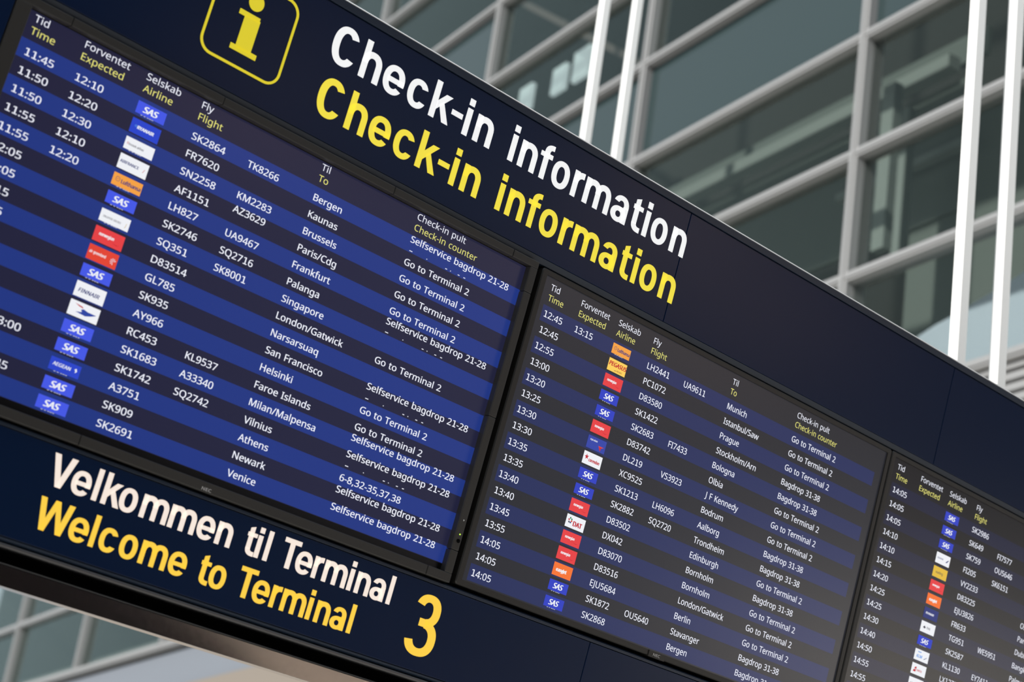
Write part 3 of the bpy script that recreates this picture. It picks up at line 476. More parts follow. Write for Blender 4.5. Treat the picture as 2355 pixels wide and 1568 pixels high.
mb = MB()
mb.box(UL - BU, UR - BU, 0.062, 0.19, -(0.925 - BV), -(-0.300 - BV))
mb.build('housing', M_BLACK, board)
for k, (a, b) in enumerate(((UL, 0.3562), (0.3575, 1.3880), (1.3893, UR))):
    mb = strip([(0, -0.2905), (0, -0.0262), (0.05, -0.0262), (0.05, -0.2905)], a, b)
    mb.build('fascia_panel', M_NAVY, board, bevel=0.0012)
strip([(0.001, -0.0255), (0.006, -0.0130), (0.05, -0.0130), (0.05, -0.0255)], UL, UR).build('lower_edge_strip', M_NAVY_TRIM, board, bevel=0.0006)
strip([(-0.003, -0.3072), (-0.003, -0.2920), (0.06, -0.2920), (0.06, -0.3072)], UL, UR).build('top_trim', M_NAVY_TRIM, board, bevel=0.001)
strip([(-0.0025, -0.3078), (-0.0032, -0.3084), (-0.0005, -0.3112), (0.06, -0.3112), (0.06, -0.3078)], UL, UR).build('top_edge', M_ALU, board)
for a, b in ((UL, 0.3895), (0.3908, UR)):
    strip([(0, 0.7080), (0, 0.8858), (0.05, 0.8858), (0.05, 0.7080)], a, b).build('welcome_panel', M_NAVY, board, bevel=0.0012)
strip([(0.006, 0.6975), (-0.001, 0.7010), (-0.001, 0.7068), (0.05, 0.7068), (0.05, 0.6975)], UL, UR).build('upper_edge_strip', M_NAVY_TRIM, board, bevel=0.0006)
strip([(-0.001, 0.8872), (-0.001, 0.8905), (0.004, 0.8945), (0.05, 0.8945), (0.05, 0.8872)], UL, UR).build('lower_trim', M_NAVY_TRIM, board, bevel=0.0006)
# rounded lip, black shadow gap, polished rail
prof = [(0.05, 0.8960), (0.004, 0.8960)] + [(0.0015 - 0.0045 * math.sin(math.pi * t / 8), 0.9003 - 0.0043 * math.cos(math.pi * t / 8)) for t in range(9)] + [(0.05, 0.9046)]
strip(prof, UL, UR).build('rounded_lip', M_LIP, board)
strip([(0.002, 0.9282), (0.0, 0.9296), (0.002, 0.9312), (0.06, 0.9312), (0.06, 0.9282)], UL, UR).build('fine_edge', M_LIP, board)
strip([(0.001, 0.9322), (0.001, 0.9668), (0.0016, 0.9672), (0.10, 0.9672), (0.10, 0.9322)], UL, UR).build('bottom_rail', M_RAIL, board)
mb = MB()
mb.box(UL - BU, -1.2985 - BU, -0.010, 0.05, -(0.6955 - BV), -(-0.0115 - BV))
mb.build('side_panel', M_NAVY, board, bevel=0.001)
# lettering
TOPLINE = list(zip('Check-ininformation', (0, .947, 1.676, 2.490, 3.285, 3.971, 4.440, 4.815, 6.088, 6.440, 7.150, 7.655, 8.440, 8.905, 9.995, 10.735, 11.300, 11.612, 12.435)))


def words(text, line, u, v, cap, m, colour):
    k = 0
    for wd in text.split(' '):
        o = sign_line(line[k:k + len(wd)], u, v, cap, -0.0008, 0.002, BU, BV).build('lettering', m, board)
        o['label'] = '%s lettering %s' % (colour, wd)
        k += len(wd)


words('Check-in information', TOPLINE, -0.6709, -0.1826, 0.0793, M_WHITE_LETTER, 'white')
words('Check-in information', TOPLINE, -0.6675, -0.0718, 0.0793, M_YELLOW_LETTER, 'yellow')
VELK = list(zip('VelkommentilTerminal', (0, .806, 1.60, 1.935, 2.545, 3.355, 4.43, 5.50, 6.262, 7.37, 7.85, 8.215, 8.887, 9.515, 10.25, 10.70, 11.79, 12.12, 12.785, 13.555)))
WELC = list(zip('WelcometoTerminal', (0.02, 1.217, 1.99, 2.305, 3.05, 3.815, 4.895, 6.02, 6.475, 7.588, 8.215, 8.97, 9.415, 10.50, 10.85, 11.52, 12.283)))
words('Velkommen til Terminal', VELK, -0.9508, 0.7768, 0.0575, M_CREAM_LETTER, 'warm white')
words('Welcome to Terminal', WELC, -0.9508, 0.8557, 0.0575, M_AMBER_LETTER, 'amber')
sign_line([('3', 0)], -0.1017, 0.8540, 0.1235, -0.0008, 0.002, BU, BV).build('numeral', M_AMBER_LETTER, board)['label'] = 'large amber numeral 3'
# pictogram: rounded square outline and a slab letter i
mb = MB()
x0, x1, z0, z1, rr, t = -0.9435, -0.7590, -(-0.0735), -(-0.2525), 0.030, 0.0052


def rrect(a, b, c, d, r, n=8):
    out = []
    for cx, cz, s in ((b - r, d - r, 0), (a + r, d - r, 90), (a + r, c + r, 180), (b - r, c + r, 270)):
        out += [(cx + r * math.cos(math.radians(s + 90 * k / n)), cz + r * math.sin(math.radians(s + 90 * k / n))) for k in range(n + 1)]
    return out


A = rrect(x0, x1, z0, z1, rr)
B = rrect(x0 + t, x1 - t, z0 + t, z1 - t, rr - t)
for k in range(len(A)):
    l = (k + 1) % len(A)
    mb.prism([(p[0] - BU, p[1] + BV) for p in (A[k], A[l], B[l], B[k])], -0.0012, 0.001)
mb.build('pictogram_frame', M_PICTO, board)
mb = MB()
for a, b, c, d in ((-0.8828, -0.8360, 0.1748, 0.1849), (-0.8690, -0.8340, 0.110, 0.1790), (-0.8799, -0.8197, 0.1045, 0.1152)):
    mb.prism([(p[0] - BU, p[1] + BV) for p in ((a, c), (b, c), (b, d), (a, d))], -0.0012, 0.001)
mb.prism([(-0.8540 + 0.0167 * math.cos(k * math.pi / 16) - BU, 0.2100 + 0.0170 * math.sin(k * math.pi / 16) + BV) for k in range(32)], -0.0012, 0.001)
mb.build('pictogram_letter', M_PICTO, board)['label'] = 'yellow letter i of the information pictogram'

# ------------------------------------------------------------------ flight displays
D1 = dict(
    time=['11:45', '11:50', '11:50', '11:55', '11:55', '12:05', '12:05', '12:15', '12:15', '12:25', '', '', '', '', '', '', ''],
    exp={1: '12:10', 2: '12:20', 3: '12:30', 4: '12:10', 5: '12:20', 14: '13:00', 16: '13:45'},
    flight='SK2864 FR7620 SN2258 AF1151 LH827 SK2746 SQ351 D83514 GL785 SK935 AY966 RC453 SK1683 SK1742 A3751 SK909 SK2691'.split(),
    code={1: 'TK8266', 3: 'KM2283', 4: 'AZ3629', 5: 'UA9467', 6: 'SQ2716', 7: 'SK8001', 12: 'KL9537', 13: 'A33340', 14: 'SQ2742'},
    dest=['Bergen', 'Kaunas', 'Brussels', 'Paris/Cdg', 'Frankfurt', 'Palanga', 'Singapore', 'London/Gatwick', 'Narsarsuaq', 'San Francisco', 'Helsinki',
          'Faroe Islands', 'Milan/Malpensa', 'Vilnius', 'Athens', 'Newark', 'Venice'],
    desk=['S', 'G', 'G', 'G', 'G', 'S', '', 'G', '', 'S', 'G', 'G', 'S', 'S', '6-8,32-35,37,38', 'S', 'S'],
    logo='sas ryan brussels france luft sas singapore norw green sas finn faroe sas sas aegean sas sas'.split())
D2 = dict(
    time='12:45 12:45 12:55 13:00 13:20 13:25 13:30 13:30 13:35 13:35 13:40 13:40 13:45 13:55 14:05 14:05 14:05'.split(),
    exp={1: '13:15'},
    flight='LH2441 PC1072 D83580 SK1422 SK2683 D83742 DL219 XC9525 SK1213 SK2882 D83502 DX042 D83070 D83516 EJU5684 SK1872 SK2868'.split(),
    code={1: 'UA9611', 5: 'FI7433', 7: 'VS3923', 9: 'LH6096', 10: 'SQ2720', 16: 'OU5640'},
    dest=['Munich', 'Istanbul/Saw', 'Prague', 'Stockholm/Arn', 'Bologna', 'Olbia', 'J F Kennedy', 'Bodrum', 'Aalborg', 'Trondheim', 'Edinburgh', 'Bornholm',
          'Bornholm', 'London/Gatwick', 'Berlin', 'Stavanger', 'Bergen'],
    desk='G G G B B G G G B B G B G G G B B'.split(),
    logo='luft pegasus norw sas2 sas2 norw delta corendon sas2 sas2 norw dat norw norw easy sas2 sas2'.split())
D3 = dict(
    time='14:05 14:05 14:05 14:10 14:10 14:15 14:20 14:25 14:25 14:30 14:40 14:50 14:55 14:55'.split(),
    exp={},
    flight='SK2986 SK649 SK759 FI205 VY2233 D83225 EJU3826 FR633 TG951 SK2587 KL1130 LX1275'.split(),
    code={2: 'FI7577', 3: 'OU5646', 4: 'SK6151', 9: 'WE5951', 11: 'EY7411'},
    dest=['', '', '', '', '', 'Oslo', 'Paris', 'Dublin', 'Bangkok', 'Palma'],
    desk=[], logo='sas2 sas2 sas2 icel vueling norw easy ryan2 thai sas2 klm swiss plain'.split())
HEADCOLS = (.0225, .1168, .2350, .3490, .6200, .8588)
DESK = {'S': 'Selfservice bagdrop 21-28', 'G': 'Go to Terminal 2', 'B': 'Bagdrop 31-38'}

# tile colour, short tile?, list of (text, x, z, cap, sx, shear, colour, bold)
LOGOS = {
    'sas': ('sasblue', 1, [('SAS', .235, .25, .52, .95, .22, 'white', .016)]),
    'sas2': ('sasdeep', 1, [('SAS', .235, .25, .52, .95, .22, 'white', .016)]),
    'ryan': ('blue', 0, [('RYANAIR', .23, .38, .27, .90, .1, 'white', .008)]),
    'ryan2': ('navy', 0, [('RYANAIR', .15, .40, .24, 1.0, .1, 'white', .006)]),
    'brussels': ('white', 1, [('brussels airlines', .14, .38, .20, .60, .1, 'ink', .002)]),
    'france': ('white', 0, [('AIRFRANCE', .05, .42, .24, .88, .0, 'navy', .005), ('/', .84, .36, .3, .6, .3, 'crimson', .004)]),
    'luft': ('orange', 1, [('Lufthansa', .30, .34, .32, .80, .0, 'navy', .008)]),
    'singapore': ('white', 1, [('SINGAPORE AIRLINES', .10, .36, .17, .62, .1, 'ink', .001), ('J', .86, .3, .3, .5, .3, 'gold', .003)]),
    'norw': ('red', 0, [('norwegian', .17, .46, .27, .66, .1, 'white', .006), ('~', .6, .3, .1, 1, 0, 'crimson', 0)]),
    'green': ('scarlet', 0, [('air greenland', .05, .45, .24, .64, .0, 'white', .003)]),
    'finn': ('white', 0, [('FINNAIR', .12, .34, .31, 1.0, .2, 'navy', .007)]),
    'faroe': ('white', 0, []),
    'aegean': ('blue', 1, [('AEGEAN', .10, .40, .28, .95, .1, 'white', .004)]),
    'pegasus': ('yellow', 0, [('PEGASUS', .05, .44, .42, .92, .18, 'crimson', .012), ('AIRLINES', .50, .12, .15, .85, .1, 'brown', .001)]),
    'delta': ('deepblue', 0, [('virgin atlantic', .12, .66, .17, .64, .2, 'white', .002)]),
    'corendon': ('white', 0, [('corendon', .31, .30, .32, .72, .1, 'crimson', .009)]),
    'dat': ('white', 0, [('DAT', .40, .22, .46, .95, .0, 'crimson', .016)]),
    'easy': ('tango', 0, [('easyJet', .17, .36, .34, .86, .0, 'white', .014)]),
    'icel': ('white', 0, [('ICELANDAIR', .10, .44, .17, .75, .1, 'navy', .002)]),
    'vueling': ('mustard', 0, [('vueling', .18, .38, .30, .9, .1, 'ink', .003)]),
    'thai': ('white', 0, [('THAI', .40, .38, .26, .8, .1, 'ink', .003)]),
    'klm': ('white', 0, [('KLM', .16, .26, .34, 1.0, .15, 'skyblue', .008)]),
    'swiss': ('white', 0, [('swiss', .36, .34, .30, .9, .0, 'crimson', .003)]),
    'plain': ('white', 0, [('airlines', .10, .40, .22, .8, .1, 'ink', .002)]),
}


def logo_marks(mb, kind, x, z, w, h, y):
    """the drawn (not lettered) marks of the logos, z is the tile's lower edge"""
    def P(pts, col):
        mb.poly([(x + a * w, y, z + b * h) for a, b in pts], LNAMES.index(col))

    def disc(cx, cz, r, col, inner=0.0):
        n = 16
        for k in range(n):
            a, b = 2 * math.pi * k / n, 2 * math.pi * (k + 1) / n
            P([(cx + r * math.cos(a), cz + r * math.sin(a) * w / h), (cx + r * math.cos(b), cz + r * math.sin(b) * w / h),
               (cx + inner * math.cos(b), cz + inner * math.sin(b) * w / h), (cx + inner * math.cos(a), cz + inner * math.sin(a) * w / h)], col)
    if kind == 'luft':
        disc(.17, .56, .075, 'navy', .062)
        P([(.13, .52), (.22, .62), (.17, .60), (.14, .55)], 'navy')
    elif kind == 'faroe':                       # a bird in flight, blue body and red wing tip
        P([(.16, .84), (.42, .76), (.46, .66), (.30, .72)], 'crimson')
        P([(.24, .32), (.44, .42), (.40, .56), (.48, .64), (.62, .56), (.92, .54), (.76, .38), (.58, .25)], 'bluebird')
    elif kind == 'delta':
        P([(.62, .46), (.92, .46), (.79, .36), (.75, .08)], 'scarlet')
        P([(.66, .42), (.79, .36), (.75, .08)], 'crimson')
    elif kind == 'corendon':
        pts = []
        for k in range(10):
            r = .12 if k % 2 == 0 else .05
            a = math.radians(100 + 36 * k)
            pts.append((.18 + r * math.cos(a), .58 + r * math.sin(a) * w / h))
        for k in range(10):
            P([(.18, .58), pts[k], pts[(k + 1) % 10]], 'crimson')
    elif kind == 'dat':
        for cx, cz, c in ((.14, .60, 'crimson'), (.20, .74, 'green'), (.28, .66, 'green'), (.16, .42, 'ink'), (.24, .40, 'navy'), (.29, .52, 'scarlet')):
            disc(cx, cz, .038, c)
    elif kind == 'green':
        for k in range(7):
            a = math.radians(20 + 40 * k)
            P([(.86, .45), (.86 + .10 * math.cos(a), .45 + .10 * math.sin(a) * w / h), (.86 + .10 * math.cos(a + .25), .45 + .10 * math.sin(a + .25) * w / h)], 'paper')
    elif kind in ('norw',):
        P([(.62, .30), (.80, .22), (.90, .30), (.80, .26)], 'crimson')
    elif kind in ('ryan',):
        disc(.17, .52, .035, 'skyblue', .02)
    elif kind == 'brussels':
        for k in range(9):
            disc(.10 + .02 * math.cos(k * .7), .50 + .07 * math.sin(k * .7), .008, 'crimson')
    elif kind == 'aegean':
        P([(.84, .36), (.90, .52), (.86, .74), (.80, .62), (.84, .56)], 'white')
    elif kind == 'icel':
        P([(.70, .34), (.86, .62), (.92, .62), (.80, .34)], 'navy')
    elif kind == 'klm':
        for cx in (.24, .32, .40):
            disc(cx, .78, .03, 'skyblue')
        P([(.66, .26), (.84, .50), (.88, .50), (.72, .26)], 'navy')
    elif kind == 'swiss':
        P([(.12, .24), (.30, .24), (.34, .72), (.22, .66)], 'crimson')
        P([(.17, .42), (.29, .42), (.29, .52), (.17, .52)], 'white')
    elif kind == 'thai':
        P([(.16, .46), (.26, .62), (.36, .46), (.26, .34)], 'ink')
    elif kind == 'pegasus':
        P([(.36, .13), (.48, .13), (.46, .19)], 'brown')


def display(root, data, umap, row0, pitch, strip0, spitch, sh, band, panel, mats, cap, hcap, sx, shift=None, remnants=(), tile_dx=1.0):
    """root sits at (u0, v0); umap turns layout columns into u on the board; panel = lit rectangle u0, u1, v0, v1"""
    u0, v0 = root['_u'], root['_v']
    shift = shift or {}

    def X(u): return u - u0
    def Z(v): return -(v - v0)
    YP = root['_yp']
    # the screen itself: dark and blue bands meeting edge to edge, black border round them
    mb = MB()
    a, b, c, d = panel
    la, lb = band
    cuts = [c]
    for r in range(17):
        cuts += [strip0 + spitch * r, strip0 + spitch * r + sh]
    cuts.append(d)
    for k in range(len(cuts) - 1):
        t, e = cuts[k], min(cuts[k + 1], d)
        if e - t < 1e-5: continue
        blue = 1 if (k % 2 == 1 and ((k - 1) // 2) % 2 == 0) else 0
        for p, q, mi in ((a, la, 0), (la, lb, blue), (lb, b, 0)):
            if q - p > 1e-5:
                mb.poly([(X(p), YP, Z(e)), (X(q), YP, Z(e)), (X(q), YP, Z(t)), (X(p), YP, Z(t))], mi)
    e0, e1, f0, f1 = root['_ob']
    for p, q, t, e in ((e0, a, f0, f1), (b, e1, f0, f1), (a, b, f0, c), (a, b, d, f1)):
        if q - p > 1e-5 and e - t > 1e-5:
            mb.poly([(X(p), YP, Z(e)), (X(q), YP, Z(e)), (X(q), YP, Z(t)), (X(p), YP, Z(t))], 2)
    scr = mb.build('screen', mats, root, fix=False)
    YT = YP - 0.0004
    # headings
    for word, dv, m, lab in ((('Tid', 'Forventet', 'Selskab', 'Fly', 'Til', 'Check-in pult'), 0, P_WHITE, 'white'),
                             (('Time', 'Expected', 'Airline', 'Flight', 'To', 'Check-in counter'), 1, P_YELLOW, 'yellow')):
        for w_, col in zip(word, HEADCOLS):
            mb = MB()
            put_text(mb, w_, X(umap(col)), Z(root['_h'][dv]), hcap, sx * 0.985, YT)
            o = mb.build('column_heading', m, scr, fix=False)
            o['label'] = '%s heading %s' % (lab, w_)
    # rows
    for r in range(1, 18):
        v = row0 + pitch * (r - 1)

        def T(name, s, col, dv=0.0, k=1.0, marks=()):
            if not s:
                return
            mb = MB()
            put_text(mb, s, X(umap(col)), Z(v + dv), cap, sx * k, YT, bold=root['_bold'])
            for uu, ww in marks:
                mb.poly([(X(uu), YT, Z(v + 0.0045)), (X(uu + ww), YT, Z(v + 0.0045)), (X(uu + ww), YT, Z(v + 0.0030)), (X(uu), YT, Z(v + 0.0030))])
            mb.build(name, P_WHITE, scr, fix=False)
        T('departure_time', (data['time'] + [''] * 17)[r - 1], .0236, k=1.06)
        T('expected_time', data['exp'].get(r, ''), .1172, k=1.06)
        T('flight_number', (data['flight'] + [''] * 17)[r - 1], .3488)
        T('partner_flight_number', data['code'].get(r, ''), .4711, shift.get(('c', r), 0.0), .97)
        T('destination', (data['dest'] + [''] * 17)[r - 1], .6225, 0, .97)
        s = (data['desk'] + [''] * 17)[r - 1]
        T('counter_text', DESK.get(s, s), .8588, shift.get(('d', r), 0.0), 1.0, [m for q, us in remnants if q == r for m in us])
    # airline logos
    for r, kind in enumerate(data['logo']):
        colr, short, items = LOGOS[kind]
        t = strip0 + spitch * r + (0.0058 if short else 0.0042) * root['_ts']
        h = (0.0232 if short else 0.0280)
        x0_, x1_ = X(umap(.2345)), X(umap(.2908))
        w = x1_ - x0_
        z = Z(t + h)
        mb = MB()
        mb.poly([(x0_, YT, z), (x1_, YT, z), (x1_, YT, z + h), (x0_, YT, z + h)], LNAMES.index(colr))
        for s, a_, b_, cp, sxx, shr, cc, bd in items:
            if s == '~': continue
            hh = 0.028
            put_text(mb, s, x0_ + a_ * w, z + b_ * h, cp * hh * 0.82, sxx * w / 0.0563, YT - 0.0003, LNAMES.index(cc), shr, 0.0, bd * w)
        logo_marks(mb, kind, x0_, z, w, h, YT - 0.0003)
        if short:                                   # tops of a clipped second line under the tile
            for q in (.20, .31, .42, .50, .58):
                mb.poly([(x0_ + q * w, YT, z - .0012), (x0_ + (q + .06) * w, YT, z - .0012), (x0_ + (q + .06) * w, YT, z - .0004), (x0_ + q * w, YT, z - .0004)], LNAMES.index('paper'))
        mb.build('airline_logo', LMATS, scr, fix=False)
    return scr


def setup(root, u, v, **kw):
    root['_u'], root['_v'] = u, v
    for k, q in kw.items():
        root['_' + k] = q


def clean(root):
    for k in list(root.keys()):
        if k.startswith('_'):
            del root[k]


# left display: wide protruding bezel
u0, v0 = -0.6565, 0.337
dl = thing('flight_display', u0, v0, 'left flight display with wide protruding bezel and bright blue rows from 11:45', 'display')
setup(dl, u0, v0, yp=0.006, ob=(-1.268, -0.050, 0.002, 0.681), h=(0.0255, 0.0488), ts=1.25, bold=0.00022)
BF = -0.010                                            # bezel front


def bz(mb, a, b, c, d, n0, n1):
    mb.box(a - u0, b - u0, n0, n1, -(d - v0), -(c - v0))


mb = MB()
o_l, o_r, o_t, o_b = -1.2962, -0.0358, -0.0098, 0.6953
i_l, i_r, i_t, i_b = -1.2658, -0.0560, 0.0062, 0.6760
for a, b in ((o_l, -1.1885), (-1.1875, -0.8600), (-0.8592, -0.4400), (-0.4392, -0.1105), (-0.1095, o_r)):
    bz(mb, a, b, o_t, i_t, BF, 0.05)
for a, b in ((o_l, -0.92), (-0.9190, -0.1010), (-0.1000, o_r)):
    bz(mb, a, b, i_b, o_b, BF, 0.05)
bz(mb, o_l, i_l, i_t, i_b, BF, 0.05)
for c, d in ((i_t, 0.062), (0.0628, 0.34), (0.3408, 0.628), (0.6288, i_b)):
    bz(mb, i_r, o_r, c, d, BF, 0.05)
mb.build('bezel', M_BEZEL_A, dl, bevel=0.0016)
mb = MB()
mb.box(-1.285 - u0, -0.048 - u0, 0.0505, 0.061, -(0.685 - v0), -(0.0 - v0))
mb.build('back_cover', M_BLACK, dl)


LEFTMAP = ((.0225, -1.2488), (.0236, -1.2452), (.1168, -1.1454), (.1172, -1.1430), (.2345, -1.0145), (.2908, -.9530), (.3490, -.8911), (.4711, -.7635), (.6225, -.6040), (.8588, -.3578), (1.2, -.0100))


def u_left(u):
    for (a, p), (b, q) in zip(LEFTMAP, LEFTMAP[1:]):
        if u <= b or b == 1.2:
            return p + (q - p) * (u - a) / (b - a)


rem = [(1, [(-.354, .008), (-.308, .002), (-.2565, .005), (-.2430, .002), (-.222, .005), (-.206, .005)])]
REM = [(r, [(u, w) for u, w in rem[0][1]]) for r in (1, 6, 10, 14)]
SH = {('d', 1): -.0135, ('d', 6): -.0123, ('d', 10): -.0144, ('d', 13): -.0126, ('d', 14): -.0139, ('d', 16): -.0114, ('d', 17): -.0112, ('c', 3): -.006, ('c', 4): -.0138}
display(dl, D1, u_left, 0.0882, 0.0351, 0.0600, 0.0353, 0.0353, (-1.2605, -0.0505), (-1.2605, -0.0505, 0.008, 0.6612),
        screen_mats('left', (0.014, 0.035, 0.215), (0.014, 0.0145, 0.042)), 0.0136, 0.0134, 1.165, SH, REM)
mb = MB()
put_text(mb, 'NEC', -0.6555 - u0, -(0.6925 - v0), 0.0058, 1.45, BF - 0.0004)
mb.build('maker_badge', M_BADGE, dl, fix=False)
mb = MB()
mb.prism([(-0.0445 + 0.0016 * math.cos(k * math.pi / 6) - u0, -(0.5945 - v0) + 0.0016 * math.sin(k * math.pi / 6)) for k in range(12)], BF - 0.0012, BF)
mb.build('power_light', M_LED, dl)
mb = MB()
for k in range(4):
    r = 0.0042 * math.cos(k * math.pi / 8)
    mb.prism([(-0.0440 + r * math.cos(q * math.pi / 12) - u0, -(0.6085 - v0) + r * math.sin(q * math.pi / 12)) for q in range(24)], BF - 0.001 * (k + 1), BF - 0.001 * k)
mb.build('power_button', M_BTN, dl)
mb = MB()
mb.prism([(-0.0455 - u0, -(0.5625 - v0)), (-0.0420 - u0, -(0.5645 - v0)), (-0.0455 - u0, -(0.5665 - v0))], BF - 0.0004, BF)
mb.build('printed_arrow', M_BADGE, dl)
clean(dl)


def thin_display(u0, v0, left, label, data, umap, row0, pitch, strip0, spitch, mats, sx, h, band_end, badge):
    d = thing('flight_display', u0, v0, label, 'display')
    ol, orr, ot, ob = left - 0.0150, left + 1.2205, -0.0095, 0.6905
    il, ir, it, ib = left, left + 1.2060, 0.0028, 0.6780
    setup(d, u0, v0, yp=0.004, ob=(il - .002, ir + .002, it - .002, ib + .002), h=h, ts=1.0, bold=0.00012)
    mb = MB()
    A = rrect(ol - u0, orr - u0, -(ob - v0), -(ot - v0), 0.007)
    Bq = rrect(il - u0, ir - u0, -(ib - v0), -(it - v0), 0.0012)
    C = rrect(ol + .0022 - u0, orr - .0022 - u0, -(ob - .0022 - v0), -(ot + .0022 - v0), 0.005)
    n = len(A)
    for k in range(n):
        l = (k + 1) % n
        for (P, yp), (Q, yq) in (((A, 0.05), (A, 0.0025)), ((A, 0.0025), (C, 0.0)), ((C, 0.0), (Bq, 0.0)), ((Bq, 0.0), (Bq, 0.0055)), ((Bq, 0.0055), (A, 0.05))):
            mb.poly([(P[k][0], yp, P[k][1]), (P[l][0], yp, P[l][1]), (Q[l][0], yq, Q[l][1]), (Q[k][0], yq, Q[k][1])])
    bmo = mb.build('bezel', M_BEZEL_B, d, fix=False)
    bm = bmesh.new()
    bm.from_mesh(bmo.data)
    bmesh.ops.remove_doubles(bm, verts=bm.verts, dist=1e-6)
    bmesh.ops.recalc_face_normals(bm, faces=bm.faces)
    bm.to_mesh(bmo.data)
    bm.free()
    display(d, data, umap, row0, pitch, strip0, spitch, spitch, (umap(.0155), band_end), (il, ir, it, ib), mats, 0.0143, 0.0138, sx)
    if badge:
        mb = MB()
        bu = left + 0.567
        mb.box(bu - u0, bu + 0.052 - u0, -0.0022, 0.02, -(0.6925 - v0), -(0.6785 - v0))
        put_text(mb, 'NEC', bu + 0.0135 - u0, -(0.6885 - v0), 0.0062, 1.4, -0.0026, 1)
        mb.build('maker_badge', [M_BEZEL_B, M_BADGE], d, fix=False)
    clean(d)
    return d


thin_display(0.603, 0.34, 0.0010, 'middle flight display with narrow rounded bezel and dim rows from 12:45 to 14:05', D2, lambda u: u, 0.0893, 0.0359, 0.0642, 0.0359,
             screen_mats('middle', (0.017, 0.026, 0.10), (0.020, 0.021, 0.027)), 1.055, (0.0295, 0.0532), 1.1785, True)
thin_display(1.847, 0.34, 1.2395, 'right flight display listing rows from 14:05, cut by the right edge of the photo', D3, lambda u: 1.2609 + 1.065 * (u - .0236),
             0.0884, 0.0366, 0.0640, 0.0366, screen_mats('right', (0.010, 0.012, 0.036), (0.009, 0.009, 0.011)), 1.125, (0.0285, 0.0530), 2.4300, True)

# ------------------------------------------------------------------ slim white posts standing in pairs behind the board
HD = Vector((0.18652, 0.98245, 0))
ND = Vector((0.98245, -0.18652, 0))


def post(p, label, top=14.0):
    w = 0.0205
    c = 0.003
    mb = MB()
    prof = [(-w, -w + c), (-w, w - c), (-w + c, w), (w - c, w), (w, w - c), (w, -w + c), (w - c, -w), (-w + c, -w)]
    mb.prism_z([(a * ND.x + b * HD.x, a * ND.y + b * HD.y) for a, b in prof], 0.006, top)
    o = bpy.data.objects.new('steel_post', None)
    COL.objects.link(o)
    o.location = (p.x, p.y, 0)
    mb.build('shaft', M_POST, o)
    mb = MB()
    mb.prism_z([(a * ND.x + b * HD.x, a * ND.y + b * HD.y) for a, b in ((-.05, -.05), (.05, -.05), (.05, .05), (-.05, .05))], 0.0, 0.010)
    mb.build('base_plate', M_POST, o)
    tag(o, label, 'post', 'slim white posts behind the board')
    return o


R0 = Vector((2.2176, 0.5431, 0))
PAIR = HD * 0.0 + ND * 0.178
STEP = Vector((0.4679, 2.4515, 0))
NAMES = [('left post of the white pair rising above the right end of the board', 'right post of the white pair rising above the right end of the board'),
         ('left post of the white pair above the word information', 'right post of the white pair above the word information')]
for k, (la, lb) in enumerate(NAMES):
    q = R0 + STEP * k
    post(q, la)
    post(q + PAIR, lb)
post(R0 + STEP * 1.93 + PAIR, 'short white post whose tip shows below the board at the bottom edge', 2.6)

# ------------------------------------------------------------------ glazed facade of the building behind
FP0 = Vector((8.98594, 6.58130, 0))
CZ = CAM.z
PITCH = 3.54


def FA(a, z, d):
    """a along the facade, z above the camera, d into the building"""
    p = FP0 + HD * a + ND * d
    return (p.x, p.y, z + CZ)


def fbox(mb, a0, a1, z0, z1, d0, d1, mi=0):
    mb.hexa([FA(a0, z0, d0), FA(a1, z0, d0), FA(a1, z1, d0), FA(a0, z1, d0), FA(a0, z0, d1), FA(a1, z0, d1), FA(a1, z1, d1), FA(a0, z1, d1)], mi)


ROWS = [5.575 + 1.183 * j for j in range(11)]          # transom heights above the camera
FARROWS = [5.25, 6.43] + ROWS[2:]
AMIN, AMAX = -2 * PITCH, 7 * PITCH
FARA = 3.5 * PITCH
ns = {'trim': 0, 'window': 0}


def struct(o):
    return tag(o, kind='structure')


def num(k):
    ns[k] += 1
    return '%s_%d' % (k, ns[k])


for j, z in enumerate(ROWS):
    zf = FARROWS[j]
    for a0, a1, zz in ((AMIN, FARA, z), (FARA, AMAX, zf)):
        mb = MB()
        fbox(mb, a0, a1, zz - 0.045, zz + 0.045, -0.07, 0.10)
        fbox(mb, a0, a1, zz - 0.020, zz + 0.020, -0.085, -0.07)
        struct(mb.build(num('trim'), M_FRAME, bevel=0.006))
for k in range(-2, 8):
    mb = MB()
    a = k * PITCH
    fbox(mb, a - 0.05, a + 0.05, FARROWS[0] if a > FARA else ROWS[0], ROWS[-1], -0.075, 0.14)
    fbox(mb, a - 0.018, a + 0.018, FARROWS[0] if a > FARA else ROWS[0], ROWS[-1], -0.095, -0.075)
    struct(mb.build(num('trim'), M_FRAME, bevel=0.006))
SOLID = {(0, 3), (1, 3), (-1, 3), (2, 5), (0, 6), (3, 6), (-1, 6)}     # (bay, row) with opaque glass
for k in range(-2, 7):
    for j in range(len(ROWS) - 1):
        far = (k + 0.5) * PITCH > FARA
        R = FARROWS if far else ROWS
        mb = MB()
        fbox(mb, k * PITCH + 0.05, (k + 1) * PITCH - 0.05, R[j] + 0.045, R[j + 1] - 0.045, 0.02, 0.032)
        struct(mb.build(num('window'), M_SPANDREL if (k, j) in SOLID else M_GLASS, fix=True))

